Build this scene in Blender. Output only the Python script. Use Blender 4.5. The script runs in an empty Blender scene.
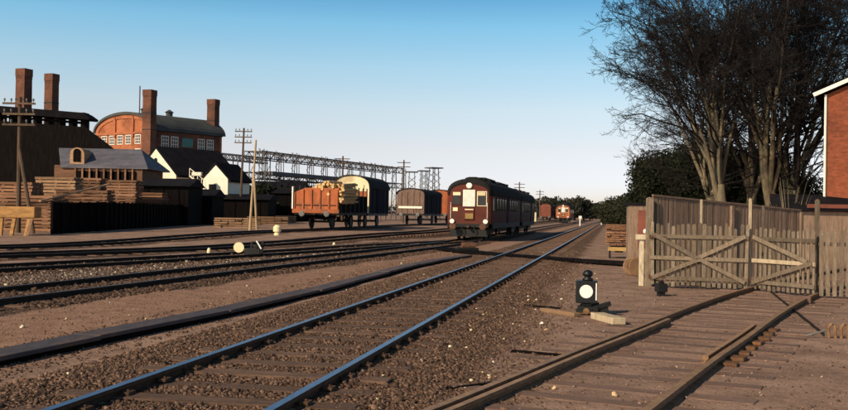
import bpy, math, random
import numpy as np
from mathutils import Vector, Matrix, noise
random.seed(7); RNG = np.random.default_rng(7)
SC = bpy.context.scene; COL = SC.collection
rad = math.radians
# ------------------------------------------------------------------ camera
CAMZ = 1.6; F = 1000.0; ROLL = rad(1.0); PITCH = rad(0.44)
cd = bpy.data.cameras.new('camera'); cam = bpy.data.objects.new('camera', cd); COL.objects.link(cam)
cd.sensor_width = 36; cd.lens = 36*F/848; cd.clip_start = .05; cd.clip_end = 20000
cam.matrix_world = Matrix.Translation((0, 0, CAMZ)) @ Matrix.Rotation(math.pi/2+PITCH, 4, 'X') @ Matrix.Rotation(ROLL, 4, 'Z')
SC.camera = cam
# ------------------------------------------------------------------ light
SUN_EL = rad(31); SUN_DIR = Vector((-0.70, -0.71, 0)).normalized()      # horizontal direction towards the sun
world = bpy.data.worlds.new('World'); SC.world = world; world.use_nodes = True
nt = world.node_tree; nt.nodes.clear()
N = nt.nodes.new; L = nt.links.new
out = N('ShaderNodeOutputWorld'); bg = N('ShaderNodeBackground'); sky = N('ShaderNodeTexSky')
sky.sky_type = 'NISHITA'; sky.sun_disc = False; sky.sun_elevation = SUN_EL
sky.sun_rotation = math.atan2(SUN_DIR.x, SUN_DIR.y); sky.air_density = 1.0; sky.dust_density = 1.6; sky.ozone_density = 2.0
tc = N('ShaderNodeTexCoord'); sep = N('ShaderNodeSeparateXYZ'); mul = N('ShaderNodeMath'); mul.operation = 'MULTIPLY_ADD'
mul.inputs[1].default_value = 3.0; mul.inputs[2].default_value = 0.015
cmb = N('ShaderNodeCombineXYZ'); nrm = N('ShaderNodeVectorMath'); nrm.operation = 'NORMALIZE'
L(tc.outputs['Generated'], sep.inputs[0]); L(sep.outputs[2], mul.inputs[0]); L(sep.outputs[0], cmb.inputs[0]); L(sep.outputs[1], cmb.inputs[1])
L(mul.outputs[0], cmb.inputs[2]); L(cmb.outputs[0], nrm.inputs[0]); L(nrm.outputs[0], sky.inputs[0])
SKYR = ((0.024, (0.485, 0.452, 0.544, 1)), (0.064, (0.693, 0.586, 0.555, 1)), (0.104, (0.8, 0.766, 0.696, 1)), (0.143, (0.724, 0.87, 0.839, 1)), (0.184, (0.512, 0.88, 0.951, 1)), (0.214, (0.31, 0.705, 0.887, 1)), (0.32, (0.18, 0.34, 0.42, 1)))
ramp = N('ShaderNodeValToRGB'); L(sep.outputs[2], ramp.inputs[0])       # air colour by height above the horizon
els = ramp.color_ramp.elements
els[0].position = 0.0; els[0].color = (.38, .37, .50, 1); els[1].position = .55; els[1].color = (.13, .19, .24, 1)
for p_, c_ in SKYR:
    e_ = els.new(p_); e_.color = c_
mx = N('ShaderNodeMix'); mx.data_type = 'RGBA'; mx.blend_type = 'MULTIPLY'; mx.inputs[0].default_value = 1
gain = N('ShaderNodeVectorMath'); gain.operation = 'MULTIPLY'; gain.inputs[1].default_value = (3.9, 3.15, 2.42)
L(sky.outputs[0], mx.inputs[6]); L(ramp.outputs[0], mx.inputs[7]); L(mx.outputs[2], gain.inputs[0]); L(gain.outputs[0], bg.inputs[0]); L(bg.outputs[0], out.inputs[0])
bg.inputs[1].default_value = 0.12
sd = bpy.data.lights.new('sun', 'SUN'); sun = bpy.data.objects.new('sun', sd); COL.objects.link(sun)
sd.energy = 5.0; sd.angle = rad(.5); sd.color = (1.0, .79, .55)
sv = Vector((SUN_DIR.x*math.cos(SUN_EL), SUN_DIR.y*math.cos(SUN_EL), math.sin(SUN_EL)))
sun.rotation_euler = sv.to_track_quat('Z', 'Y').to_euler(); sun.location = (-30, -30, 60)
SC.view_settings.view_transform = 'Standard'; SC.view_settings.look = 'None'
SC.view_settings.exposure = 0.0; SC.view_settings.gamma = 1; SC.view_settings.use_curve_mapping = False
SC.cycles.use_denoising = True; SC.cycles.max_bounces = 6

# ------------------------------------------------------------------ photo position -> place
def ray(px, py):
    u = (px-424)/F; v = (205-py)/F; c, s = math.cos(ROLL), math.sin(ROLL)
    u2 = u*c-v*s; v2 = u*s+v*c
    d = Vector((u2, math.cos(PITCH)-v2*math.sin(PITCH), math.sin(PITCH)+v2*math.cos(PITCH)))
    return d/d.y
def G(px, py, z=0.0):
    d = ray(px, py); t = (z-CAMZ)/d.z; return Vector((d.x*t, d.y*t, z))
def A(px, py, Y):
    d = ray(px, py); return Vector((d.x*Y, Y, CAMZ+d.z*Y))
def sm(x, a, b):
    t = min(1, max(0, (x-a)/(b-a))); return t*t*(3-2*t)
def xmain(y): return -1.9+.19*(y-7.25)
def gz(x, y):
    d = xmain(y)-x
    return .27*sm(d, 6.5, 9.5)*sm(y, 38, 60)

# ------------------------------------------------------------------ materials
def mat(name, c1, c2=None, scale=3.0, stretch=(1, 1, 1), rough=.85, metal=0.0, bump=.0, fine=40.0, var=.12, spec=.3, dirt=None, emit=None):
    m = bpy.data.materials.new(name); m.use_nodes = True; t = m.node_tree; b = t.nodes['Principled BSDF']
    if c2 is None: c2 = tuple(v*.72 for v in c1)
    n = t.nodes.new; l = t.links.new
    co = n('ShaderNodeTexCoord'); mp = n('ShaderNodeMapping'); l(co.outputs['Object'], mp.inputs[0]); mp.inputs['Scale'].default_value = stretch
    oi = n('ShaderNodeObjectInfo'); ad = n('ShaderNodeVectorMath'); ad.operation = 'ADD'
    ms = n('ShaderNodeMath'); ms.operation = 'MULTIPLY'; ms.inputs[1].default_value = 37.0
    l(oi.outputs['Random'], ms.inputs[0]); l(mp.outputs[0], ad.inputs[0]); l(ms.outputs[0], ad.inputs[1])
    n1 = n('ShaderNodeTexNoise'); n1.inputs['Scale'].default_value = scale; n1.inputs['Detail'].default_value = 6; n1.inputs['Roughness'].default_value = .62
    l(ad.outputs[0], n1.inputs['Vector'])
    r = n('ShaderNodeValToRGB'); r.color_ramp.elements[0].position = .32; r.color_ramp.elements[1].position = .68
    r.color_ramp.elements[0].color = (*c2, 1); r.color_ramp.elements[1].color = (*c1, 1); l(n1.outputs[0], r.inputs[0])
    col = r.outputs[0]
    n2 = n('ShaderNodeTexNoise'); n2.inputs['Scale'].default_value = fine; n2.inputs['Detail'].default_value = 3; l(ad.outputs[0], n2.inputs['Vector'])
    if dirt:
        n3 = n('ShaderNodeTexNoise'); n3.inputs['Scale'].default_value = scale*.45; n3.inputs['Detail'].default_value = 8; n3.inputs['Roughness'].default_value = .7
        l(ad.outputs[0], n3.inputs['Vector']); r3 = n('ShaderNodeValToRGB'); r3.color_ramp.elements[0].position = .5; r3.color_ramp.elements[1].position = .64
        l(n3.outputs[0], r3.inputs[0]); md = n('ShaderNodeMix'); md.data_type = 'RGBA'; l(r3.outputs[0], md.inputs[0]); l(col, md.inputs[6]); md.inputs[7].default_value = (*dirt, 1); col = md.outputs[2]
    # value variation: fine grain and object to object
    mr = n('ShaderNodeMapRange'); mr.inputs['From Min'].default_value = .3; mr.inputs['From Max'].default_value = .7; mr.inputs['To Min'].default_value = 1-var; mr.inputs['To Max'].default_value = 1+var
    l(n2.outputs[0], mr.inputs['Value'])
    mo = n('ShaderNodeMapRange'); mo.inputs['To Min'].default_value = 1-var; mo.inputs['To Max'].default_value = 1+var; l(oi.outputs['Random'], mo.inputs['Value'])
    mm = n('ShaderNodeMath'); mm.operation = 'MULTIPLY'; l(mr.outputs[0], mm.inputs[0]); l(mo.outputs[0], mm.inputs[1])
    sc = n('ShaderNodeVectorMath'); sc.operation = 'SCALE'; l(col, sc.inputs[0]); l(mm.outputs[0], sc.inputs['Scale'])
    l(sc.outputs[0], b.inputs['Base Color'])
    b.inputs['Roughness'].default_value = rough; b.inputs['Metallic'].default_value = metal; b.inputs['Specular IOR Level'].default_value = spec
    if bump:
        bp = n('ShaderNodeBump'); bp.inputs['Strength'].default_value = .8; bp.inputs['Distance'].default_value = bump
        am = n('ShaderNodeMath'); am.operation = 'ADD'; l(n1.outputs[0], am.inputs[0]); l(n2.outputs[0], am.inputs[1]); l(am.outputs[0], bp.inputs['Height']); l(bp.outputs[0], b.inputs['Normal'])
    if emit: b.inputs['Emission Color'].default_value = (*emit[0], 1); b.inputs['Emission Strength'].default_value = emit[1]
    return m
def brick(name, c1, c2, mortar, sc=1.0):
    m = mat(name, c1, c2, scale=.6, fine=9, var=.16, dirt=tuple(v*.55 for v in c2)); t = m.node_tree; b = t.nodes['Principled BSDF']
    n = t.nodes.new; l = t.links.new
    co = n('ShaderNodeTexCoord'); sp = n('ShaderNodeSeparateXYZ'); l(co.outputs['Object'], sp.inputs[0])
    ad = n('ShaderNodeMath'); ad.operation = 'ADD'; l(sp.outputs[0], ad.inputs[0]); l(sp.outputs[1], ad.inputs[1])
    cb = n('ShaderNodeCombineXYZ'); l(ad.outputs[0], cb.inputs[0]); l(sp.outputs[2], cb.inputs[1])
    bt = n('ShaderNodeTexBrick'); bt.inputs['Scale'].default_value = 4.3*sc; bt.inputs['Brick Width'].default_value = .95; bt.inputs['Row Height'].default_value = .3
    bt.inputs['Color1'].default_value = (1, 1, 1, 1); bt.inputs['Color2'].default_value = (.62, .58, .56, 1); bt.inputs['Mortar'].default_value = (*mortar, 1); bt.inputs['Mortar Size'].default_value = .03
    l(cb.outputs[0], bt.inputs['Vector'])
    old = b.inputs['Base Color'].links[0].from_socket
    mxn = n('ShaderNodeMix'); mxn.data_type = 'RGBA'; mxn.blend_type = 'MULTIPLY'; mxn.inputs[0].default_value = .8; l(old, mxn.inputs[6]); l(bt.outputs[0], mxn.inputs[7]); l(mxn.outputs[2], b.inputs['Base Color'])
    return m
def flat(name, c, rough=.5, metal=0, spec=.5):
    return mat(name, c, tuple(v*.85 for v in c), rough=rough, metal=metal, spec=spec, var=.05)
M = {}
M['rail_rust'] = mat('rail_rust', (.10, .050, .026), (.040, .024, .016), scale=9, bump=.004, rough=.8, fine=60)
M['rail_dark'] = mat('rail_dark', (.038, .024, .018), (.016, .012, .010), scale=6, bump=.004, rough=.75)
M['rail_yellow_rust'] = mat('siding_rail_rust', (.27, .15, .072), (.12, .064, .034), scale=8, bump=.005, rough=.72, fine=50, var=.2)
M['rail_rusty_orange'] = mat('fresh_rust', (.19, .09, .04), (.09, .048, .028), scale=9, bump=.006)
M['rail_tan'] = mat('siding_rail_head', (.34, .215, .125), (.19, .115, .068), scale=8, rough=.6, fine=50, var=.15, bump=.002)
M['steel_top'] = mat('worn_steel_sky_tint', (.20, .26, .40), (.12, .15, .22), scale=20, stretch=(1, .1, 1), rough=.30, metal=1.0, var=.05)  # blue of the reflected sky is tinted into the steel colour
M['steel_dull'] = mat('dull_steel_top', (.25, .19, .15), (.12, .09, .075), scale=12, rough=.42, metal=.75, var=.1)
M['sleeper'] = mat('sleeper_wood', (.15, .090, .064), (.075, .046, .034), scale=5, stretch=(.6, 4, 4), bump=.02, fine=25, var=.2, rough=.95, dirt=(.17, .10, .07))
M['sleeper_pale'] = mat('sleeper_weathered', (.21, .134, .106), (.12, .076, .060), scale=4, stretch=(.5, 6, 4), bump=.015, fine=30, var=.18, rough=.95, dirt=(.185, .112, .09))
M['trough'] = mat('trough_lid', (.085, .066, .072), (.040, .032, .036), scale=3, stretch=(3, .7, 3), bump=.015, rough=.7, spec=.5, var=.2, dirt=(.12, .075, .055))
M['gatewood'] = mat('gate_weathered_wood', (.215, .168, .128), (.10, .077, .058), scale=7, stretch=(5, 5, .8), bump=.004, fine=60, var=.42, rough=.9, dirt=(.12, .09, .055))
M['pale_wood'] = mat('pale_painted_wood', (.48, .39, .27), (.30, .235, .16), scale=6, stretch=(3, 3, .8), bump=.003, var=.1)
M['creamwood'] = mat('cream_painted_post', (.66, .58, .44), (.46, .39, .28), scale=6, stretch=(3, 3, .8), var=.1, dirt=(.36, .28, .18))
M['fencewood'] = mat('board_fence_wood', (.27, .185, .135), (.15, .10, .074), scale=5, stretch=(4, 4, .5), bump=.006, var=.22, rough=.95)
M['lumber'] = mat('sawn_lumber', (.26, .135, .080), (.13, .068, .042), scale=1.2, stretch=(.5, .5, 5), bump=.01, var=.4, rough=.9)
M['lumber_pale'] = mat('fresh_lumber', (.37, .225, .13), (.22, .13, .078), scale=2, stretch=(1, 1, 4), bump=.01, var=.3)
M['tarred'] = mat('tarred_wood', (.009, .007, .007), (.0035, .003, .003), scale=2, stretch=(3, 3, .5), bump=.006, var=.3, spec=.04)
M['tarroof'] = mat('tar_paper_roof', (.014, .013, .017), (.006, .006, .008), scale=1.0, var=.2, rough=.9, spec=.06)
M['slateroof'] = mat('grey_slate_roof', (.15, .145, .18), (.07, .07, .09), scale=.7, fine=6, var=.2, rough=.7, stretch=(1, 1, 4), spec=.35)
M['leadroof'] = mat('grey_barrel_roof', (.060, .066, .066), (.034, .037, .038), scale=.5, fine=5, var=.15, rough=.75)
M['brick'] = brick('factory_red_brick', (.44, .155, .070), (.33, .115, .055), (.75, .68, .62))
M['brickdark'] = brick('sooty_and_shaded_brick', (.20, .080, .048), (.10, .048, .034), (.6, .55, .5))
M['brickhouse'] = brick('house_red_brick', (.30, .085, .040), (.20, .058, .030), (.78, .70, .62))
M['white'] = mat('white_render', (.88, .83, .70), (.78, .72, .60), scale=1.5, var=.05)
M['whitepaint'] = mat('white_paint', (.80, .78, .72), (.66, .62, .55), scale=4, var=.06, rough=.6)
M['cream'] = mat('cream_paint', (.82, .74, .50), (.70, .62, .40), scale=1.4, var=.06, rough=.65, dirt=(.50, .40, .24))
M['glass'] = mat('dark_glass', (.03, .035, .04), (.02, .02, .025), rough=.2, spec=.3, var=.05)
M['wagonred'] = mat('wagon_orange_red', (.46, .135, .050), (.31, .085, .034), scale=2, stretch=(2, 2, .6), bump=.004, var=.1, dirt=(.21, .085, .045))
M['wagongrey'] = mat('wagon_grey_brown', (.20, .125, .10), (.10, .066, .055), scale=2, stretch=(2, 2, .5), bump=.004, dirt=(.14, .085, .06))
M['carred'] = mat('railcar_dark_red', (.125, .029, .021), (.075, .020, .015), scale=1.4, var=.1, rough=.7, spec=.15, dirt=(.075, .03, .022))
M['red_shaded'] = mat('side_red_shaded', (.060, .012, .010), (.025, .007, .008), scale=1.4, var=.1, rough=.85, spec=.08)  # darkened red: shade on vehicle sides put into the colour
M['black'] = mat('black_iron', (.012, .012, .012), (.006, .006, .007), scale=6, rough=.6, var=.2, spec=.3)
M['blackpaint'] = mat('black_enamel', (.010, .012, .014), (.006, .007, .008), scale=6, rough=.4, var=.1)
M['van_shaded'] = mat('van_side_shaded', (.022, .021, .032), (.012, .012, .018), scale=2, stretch=(2, 2, .5), rough=.9, spec=.06)  # bluish near-black stands for the shade on the van sides
M['roofgrey'] = mat('vehicle_roof', (.026, .025, .027), (.012, .012, .013), scale=1.5, rough=.9, var=.15, spec=.1)
M['iron'] = mat('rusty_iron', (.13, .06, .035), (.05, .026, .018), scale=7, bump=.004, rough=.8)
M['greysteel'] = mat('grey_steel', (.20, .19, .18), (.11, .10, .10), scale=4, rough=.6, metal=.2)
M['lattice'] = mat('lattice_steel', (.12, .115, .125), (.07, .068, .075), scale=2, rough=.7)
M['pole'] = mat('pole_wood', (.13, .085, .055), (.06, .04, .028), scale=3, stretch=(3, 3, .4), bump=.006, var=.2)
M['polepale'] = mat('new_pole_wood', (.46, .34, .21), (.28, .20, .12), scale=3, stretch=(3, 3, .4), bump=.006)
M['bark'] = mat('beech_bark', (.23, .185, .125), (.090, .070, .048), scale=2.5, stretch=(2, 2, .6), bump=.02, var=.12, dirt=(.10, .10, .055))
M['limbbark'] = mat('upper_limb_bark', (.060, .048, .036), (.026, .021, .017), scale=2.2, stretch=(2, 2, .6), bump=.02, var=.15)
M['twig'] = mat('twig_bark', (.022, .019, .019), (.012, .011, .012), scale=3, var=.15, spec=.1)
M['evergreen'] = mat('evergreen_leaf', (.022, .028, .014), (.009, .012, .007), scale=1.6, var=.25, rough=.7, spec=.15)
M['bush'] = mat('dark_hedge_leaf', (.034, .038, .020), (.014, .015, .009), scale=.9, var=.25, rough=.75, spec=.15)
M['fartree'] = mat('far_tree_leaf', (.045, .048, .035), (.020, .022, .018), scale=.4, var=.25, spec=.1)
M['log'] = mat('cut_log', (.74, .52, .25), (.46, .30, .14), scale=3, var=.25, bump=.01)
M['disc'] = mat('white_disc', (.85, .84, .80), (.78, .76, .70), rough=.4, var=.02)
M['creamlamp'] = mat('cream_disc', (.80, .70, .45), (.70, .60, .38), rough=.45, var=.03)
M['dirtymetal'] = mat('rubbish', (.30, .17, .08), (.08, .05, .03), scale=3, var=.4)
M['redpaint'] = mat('faded_red_paint', (.24, .075, .05), (.15, .05, .035), scale=2, var=.1)
M['verdigris'] = mat('green_copper', (.10, .26, .24), (.06, .16, .15), var=.1)
M['tarp'] = mat('ochre_tarp', (.40, .26, .10), (.24, .15, .06), scale=2, var=.2)
M['backstop'] = mat('warm_timber', (.46, .25, .09), (.24, .13, .05), scale=2, stretch=(1, 1, 3), var=.2)

# ------------------------------------------------------------------ mesh builder
class MB:
    def __init__(s): s.v = []; s.f = []; s.m = []
    def add(s, vs, fs, mi=0):
        o = len(s.v); s.v += [tuple(p) for p in vs]; s.f += [tuple(i+o for i in f) for f in fs]; s.m += [mi]*len(fs); return s
    def box(s, c, d, mi=0, R=None):
        c = Vector(c); x, y, z = d[0]/2, d[1]/2, d[2]/2
        P = [Vector(p) for p in ((-x,-y,-z),(x,-y,-z),(x,y,-z),(-x,y,-z),(-x,-y,z),(x,-y,z),(x,y,z),(-x,y,z))]
        if R is not None: P = [R @ p for p in P]
        return s.add([c+p for p in P], [(0,3,2,1),(4,5,6,7),(0,1,5,4),(1,2,6,5),(2,3,7,6),(3,0,4,7)], mi)
    def beam(s, a, b, w, h, mi=0, up=(0, 0, 1)):
        a = Vector(a); b = Vector(b); d = b-a; y = d.normalized(); u = Vector(up)
        if abs(y.dot(u)) > .98: u = Vector((0, 1, 0)) if abs(y.y) < .9 else Vector((1, 0, 0))
        x = y.cross(u).normalized(); z = x.cross(y)
        return s.box((a+b)/2, (w, d.length, h), mi, Matrix((x, y, z)).transposed())
    def tube(s, pts, rs, n=8, mi=0, cap=True):
        pts = [Vector(p) for p in pts]; vs = []; fs = []
        if not hasattr(rs, '__len__'): rs = [rs]*len(pts)
        pu = None
        for i, p in enumerate(pts):
            d = (pts[min(i+1, len(pts)-1)]-pts[max(i-1, 0)]).normalized()
            u = pu if pu is not None else (Vector((0, 0, 1)) if abs(d.z) < .9 else Vector((1, 0, 0)))
            x = d.cross(u); x = x.normalized() if x.length > 1e-6 else d.orthogonal().normalized(); w = x.cross(d).normalized(); pu = w
            for k in range(n):
                a = 2*math.pi*k/n; vs.append(p+(x*math.cos(a)+w*math.sin(a))*rs[i])
        for i in range(len(pts)-1):
            for k in range(n): a = i*n+k; b = i*n+(k+1) % n; fs.append((a, b, b+n, a+n))
        if cap: fs.append(tuple(range(n))[::-1]); fs.append(tuple(range((len(pts)-1)*n, len(pts)*n)))
        return s.add(vs, fs, mi)
    def prism(s, poly, y0, y1, mi=0, fr=None):      # poly in (x,z), extruded along y; fr maps to place
        n = len(poly); vs = [Vector((p[0], y0, p[1])) for p in poly]+[Vector((p[0], y1, p[1])) for p in poly]
        if fr: vs = [fr(v) for v in vs]
        fs = [tuple(range(n)), tuple(range(2*n-1, n-1, -1))]+[(i, i+n, (i+1) % n+n, (i+1) % n) for i in range(n)]
        return s.add(vs, fs, mi)
    def build(s, name, m, parent=None, smooth=False, bevel=0, loc=None):
        me = bpy.data.meshes.new(name); me.from_pydata(s.v, [], s.f)
        ml = m if isinstance(m, (list, tuple)) else [m]
        for k in ml: me.materials.append(M[k] if isinstance(k, str) else k)
        if len(ml) > 1: me.polygons.foreach_set('material_index', s.m)
        if smooth: me.polygons.foreach_set('use_smooth', [True]*len(me.polygons))
        me.update(); o = bpy.data.objects.new(name, me); COL.objects.link(o)
        if parent: o.parent = parent
        if loc: o.location = loc
        if bevel:
            bv = o.modifiers.new('bevel', 'BEVEL'); bv.width = bevel; bv.segments = 2; bv.limit_method = 'ANGLE'
        return o
def npmesh(name, V, Fq, m, parent=None, loc=None, cols=None):
    me = bpy.data.meshes.new(name); V = np.asarray(V, dtype=np.float32); Fq = np.asarray(Fq, dtype=np.int32); k = Fq.shape[1]
    me.vertices.add(len(V)); me.vertices.foreach_set('co', V.ravel()); me.loops.add(Fq.size); me.loops.foreach_set('vertex_index', Fq.ravel())
    me.polygons.add(len(Fq)); me.polygons.foreach_set('loop_start', np.arange(0, Fq.size, k, dtype=np.int32))
    me.update(calc_edges=True); me.validate()
    me.materials.append(M[m] if isinstance(m, str) else m)
    if cols is not None:
        ca = me.color_attributes.new('tint', 'FLOAT_COLOR', 'POINT'); c = np.ones((len(V), 4), dtype=np.float32); c[:, :cols.shape[1]] = cols; ca.data.foreach_set('color', c.ravel())
    o = bpy.data.objects.new(name, me); COL.objects.link(o)
    if parent: o.parent = parent
    if loc: o.location = loc
    return o
def tag(o, label=None, cat=None, group=None, kind=None):
    if label: o['label'] = label
    if cat: o['category'] = cat
    if group: o['group'] = group
    if kind: o['kind'] = kind
    return o
def thing(name, label, cat, loc=(0, 0, 0), rz=0, group=None):
    o = bpy.data.objects.new(name, None); COL.objects.link(o); o.location = loc; o.rotation_euler = (0, 0, rz); o.empty_display_size = .3
    return tag(o, label, cat, group)
def dup(o, loc, rz=None, label=None, group=None, scale=None):
    r = o.copy(); COL.objects.link(r); r.location = loc
    if rz is not None: r.rotation_euler = (0, 0, rz)
    if scale: r.scale = (scale,)*3
    if label: r['label'] = label
    if group: r['group'] = group
    def rec(src, dst):
        for ch in list(src.children):
            c = ch.copy(); COL.objects.link(c); c.parent = dst; rec(ch, c)
    rec(o, r); return r

# ------------------------------------------------------------------ ground
def path(pts, step=1.0):                      # smooth curve through (x, y) points
    P = [Vector((*p, 0)) for p in pts]; P = [P[0]*2-P[1]]+P+[P[-1]*2-P[-2]]; o = []
    for i in range(1, len(P)-2):
        n = max(2, int((P[i+1]-P[i]).length/step))
        for k in range(n):
            t = k/n; a, b, c, d = P[i-1:i+3]
            o.append(.5*((2*b)+(c-a)*t+(2*a-5*b+4*c-d)*t*t+(3*b-a-3*c+d)*t**3))
    o.append(P[-2]); return o
TR = {}
TR['main'] = path([(xmain(y), y) for y in (-40, -10, 7, 40, 90, 140)]+[(43.0, 242), (60, 330), (100, 560)], 1.5)
TR['two'] = path([(-38, -30), (-17, -10), (-10.4, 6), (-7.25, 17), (-4.85, 26.5), (-.15, 44.5), (2.5, 57), (xmain(90)-5, 90), (xmain(140)-5, 140), (38, 242), (55, 330)], 1.5)
TR['three'] = path([(-36, -18), (-21, 5), (-15, 15.5), (-10.5, 24.5), (-6.4, 34), (-1.9, 45.5), (.8, 52), (1.9, 55.5)], 1.5)
TR['five'] = path([(-48, -2), (-27, 12), (-18.5, 22), (-13.2, 30.6), (-7.7, 42), (-1.0, 62), (4.2, 90), (xmain(140)-9.8, 140), (33, 242)], 1.5)
TR['four'] = path([(-60, 10), (-32, 22), (-22, 29.5), (-15.6, 37.2), (-11.2, 52), (-7.35, 68), (-1.2, 104), (xmain(140)-16, 140), (27, 242)], 1.5)
TR['siding'] = path([(-2.8, -.5), (-.55, 4.7), (.9, 7.7), (2.32, 10.7), (3.5, 13.1), (5.0, 16.2), (6.75, 19.6), (8.7, 23.0), (12.5, 29), (16, 34)], .5)
arr = {k: np.array([(p.x, p.y) for p in v]) for k, v in TR.items()}
def xat(k, y): return np.interp(y, arr[k][:, 1], arr[k][:, 0])
def lines(segs):
    o = []
    for a, b, st in segs: o += list(np.arange(a, b, st))
    return np.array(o)
gx = lines([(-14, 9, .11)])
def grow(v, lim, f, s):
    o = [v]
    while abs(o[-1]) < lim: s *= f; o.append(o[-1]+s)
    return o[1:]
gx = np.array(sorted(grow(-14, 5000, 1.09, -.11)))if False else gx
lx = [-14.0]; st = .12
while lx[-1] > -5000: st *= 1.07; lx.append(lx[-1]-st)
rx_ = [float(gx[-1])]; st = .12
while rx_[-1] < 5000: st *= 1.07; rx_.append(rx_[-1]+st)
gx = np.concatenate([np.array(lx[1:])[::-1], gx, np.array(rx_[1:])])
gy = [5.0]; st = .09
while gy[-1] < 9000: st = max(.09, gy[-1]*.011) if gy[-1] < 150 else st*1.1; gy.append(gy[-1]+st)
by = [5.0]; st = .2
while by[-1] > -400: st *= 1.12; by.append(by[-1]-st)
gy = np.array(by[1:][::-1]+gy)
GX, GY = np.meshgrid(gx, gy)
def dist_line(k, X, Y):
    xs = xat(k, Y); dx = np.interp(Y, arr[k][1:, 1], np.diff(arr[k][:, 0])/np.maximum(.05, np.diff(arr[k][:, 1])))
    return (X-xs)/np.sqrt(1+dx*dx)
def ss(x, a, b): t = np.clip((x-a)/(b-a), 0, 1); return t*t*(3-2*t)
dM = dist_line('main', GX, GY); d2 = dist_line('two', GX, GY); d3 = dist_line('three', GX, GY); d4 = dist_line('four', GX, GY); d5 = dist_line('five', GX, GY)
nearY = (GY > 3) & (GY < 60) & (GX > -40) & (GX < 30)
nz = np.zeros(GX.shape); nz2 = np.zeros(GX.shape)
for i, j in np.argwhere(nearY):
    p = Vector((GX[i, j], GY[i, j], 0)); nz[i, j] = noise.noise(p*2.3)+.5*noise.noise(p*6.1); nz2[i, j] = noise.noise(p*.35)
Z = .27*ss(xmain(GY)-GX, 6.5, 9.5)*ss(GY, 38, 60)
bal = ss(dM, -2.2, -1.5)*(1-ss(dM+.35*nz2, 1.35, 2.5))
Z = Z+.045*(ss(dM, -2.3, -1.4)*(1-ss(dM, 1.2, 2.2)))+nz*(.008+.012*bal)+.02*nz2*(1-bal)
Z = Z*1.0
Z -= .03*(np.abs(d2) < .0)
wob = nz2*.5+nz*.18
yard = ((1-ss(np.abs(d2+wob), 1.3, 1.9)) + (1-ss(np.abs(d3+wob), 1.4, 2.2))*(GY < 56) + (1-ss(np.abs(d4+wob), 1.3, 2.2)) + (1-ss(np.abs(d5+wob), 1.4, 2.4))).clip(0, 1)
far_left = ss(-(d3), 1, 2)
pathw = (ss(-dM, 2.4, 2.8)*ss(d2+wob, 1.2, 2.0))
strip23 = ss(-d2, 1.1, 1.9)*ss(d3, 1.1, 1.8)*(GY < 54)
cols = np.stack([bal, pathw, np.clip(yard, 0, 1), strip23*(1-yard)], -1).reshape(-1, 4)
V = np.stack([GX, GY, Z], -1).reshape(-1, 3); nx_ = len(gx); ny_ = len(gy)
I = np.arange(nx_*ny_).reshape(ny_, nx_)
Fq = np.stack([I[:-1, :-1], I[:-1, 1:], I[1:, 1:], I[1:, :-1]], -1).reshape(-1, 4)
def zground(x, y):
    i = np.clip(np.searchsorted(gx, x)-1, 0, nx_-2); j = np.clip(np.searchsorted(gy, y)-1, 0, ny_-2)
    tx = (x-gx[i])/(gx[i+1]-gx[i]); ty = (y-gy[j])/(gy[j+1]-gy[j])
    return (Z[j, i]*(1-tx)+Z[j, i+1]*tx)*(1-ty)+(Z[j+1, i]*(1-tx)+Z[j+1, i+1]*tx)*ty
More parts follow.
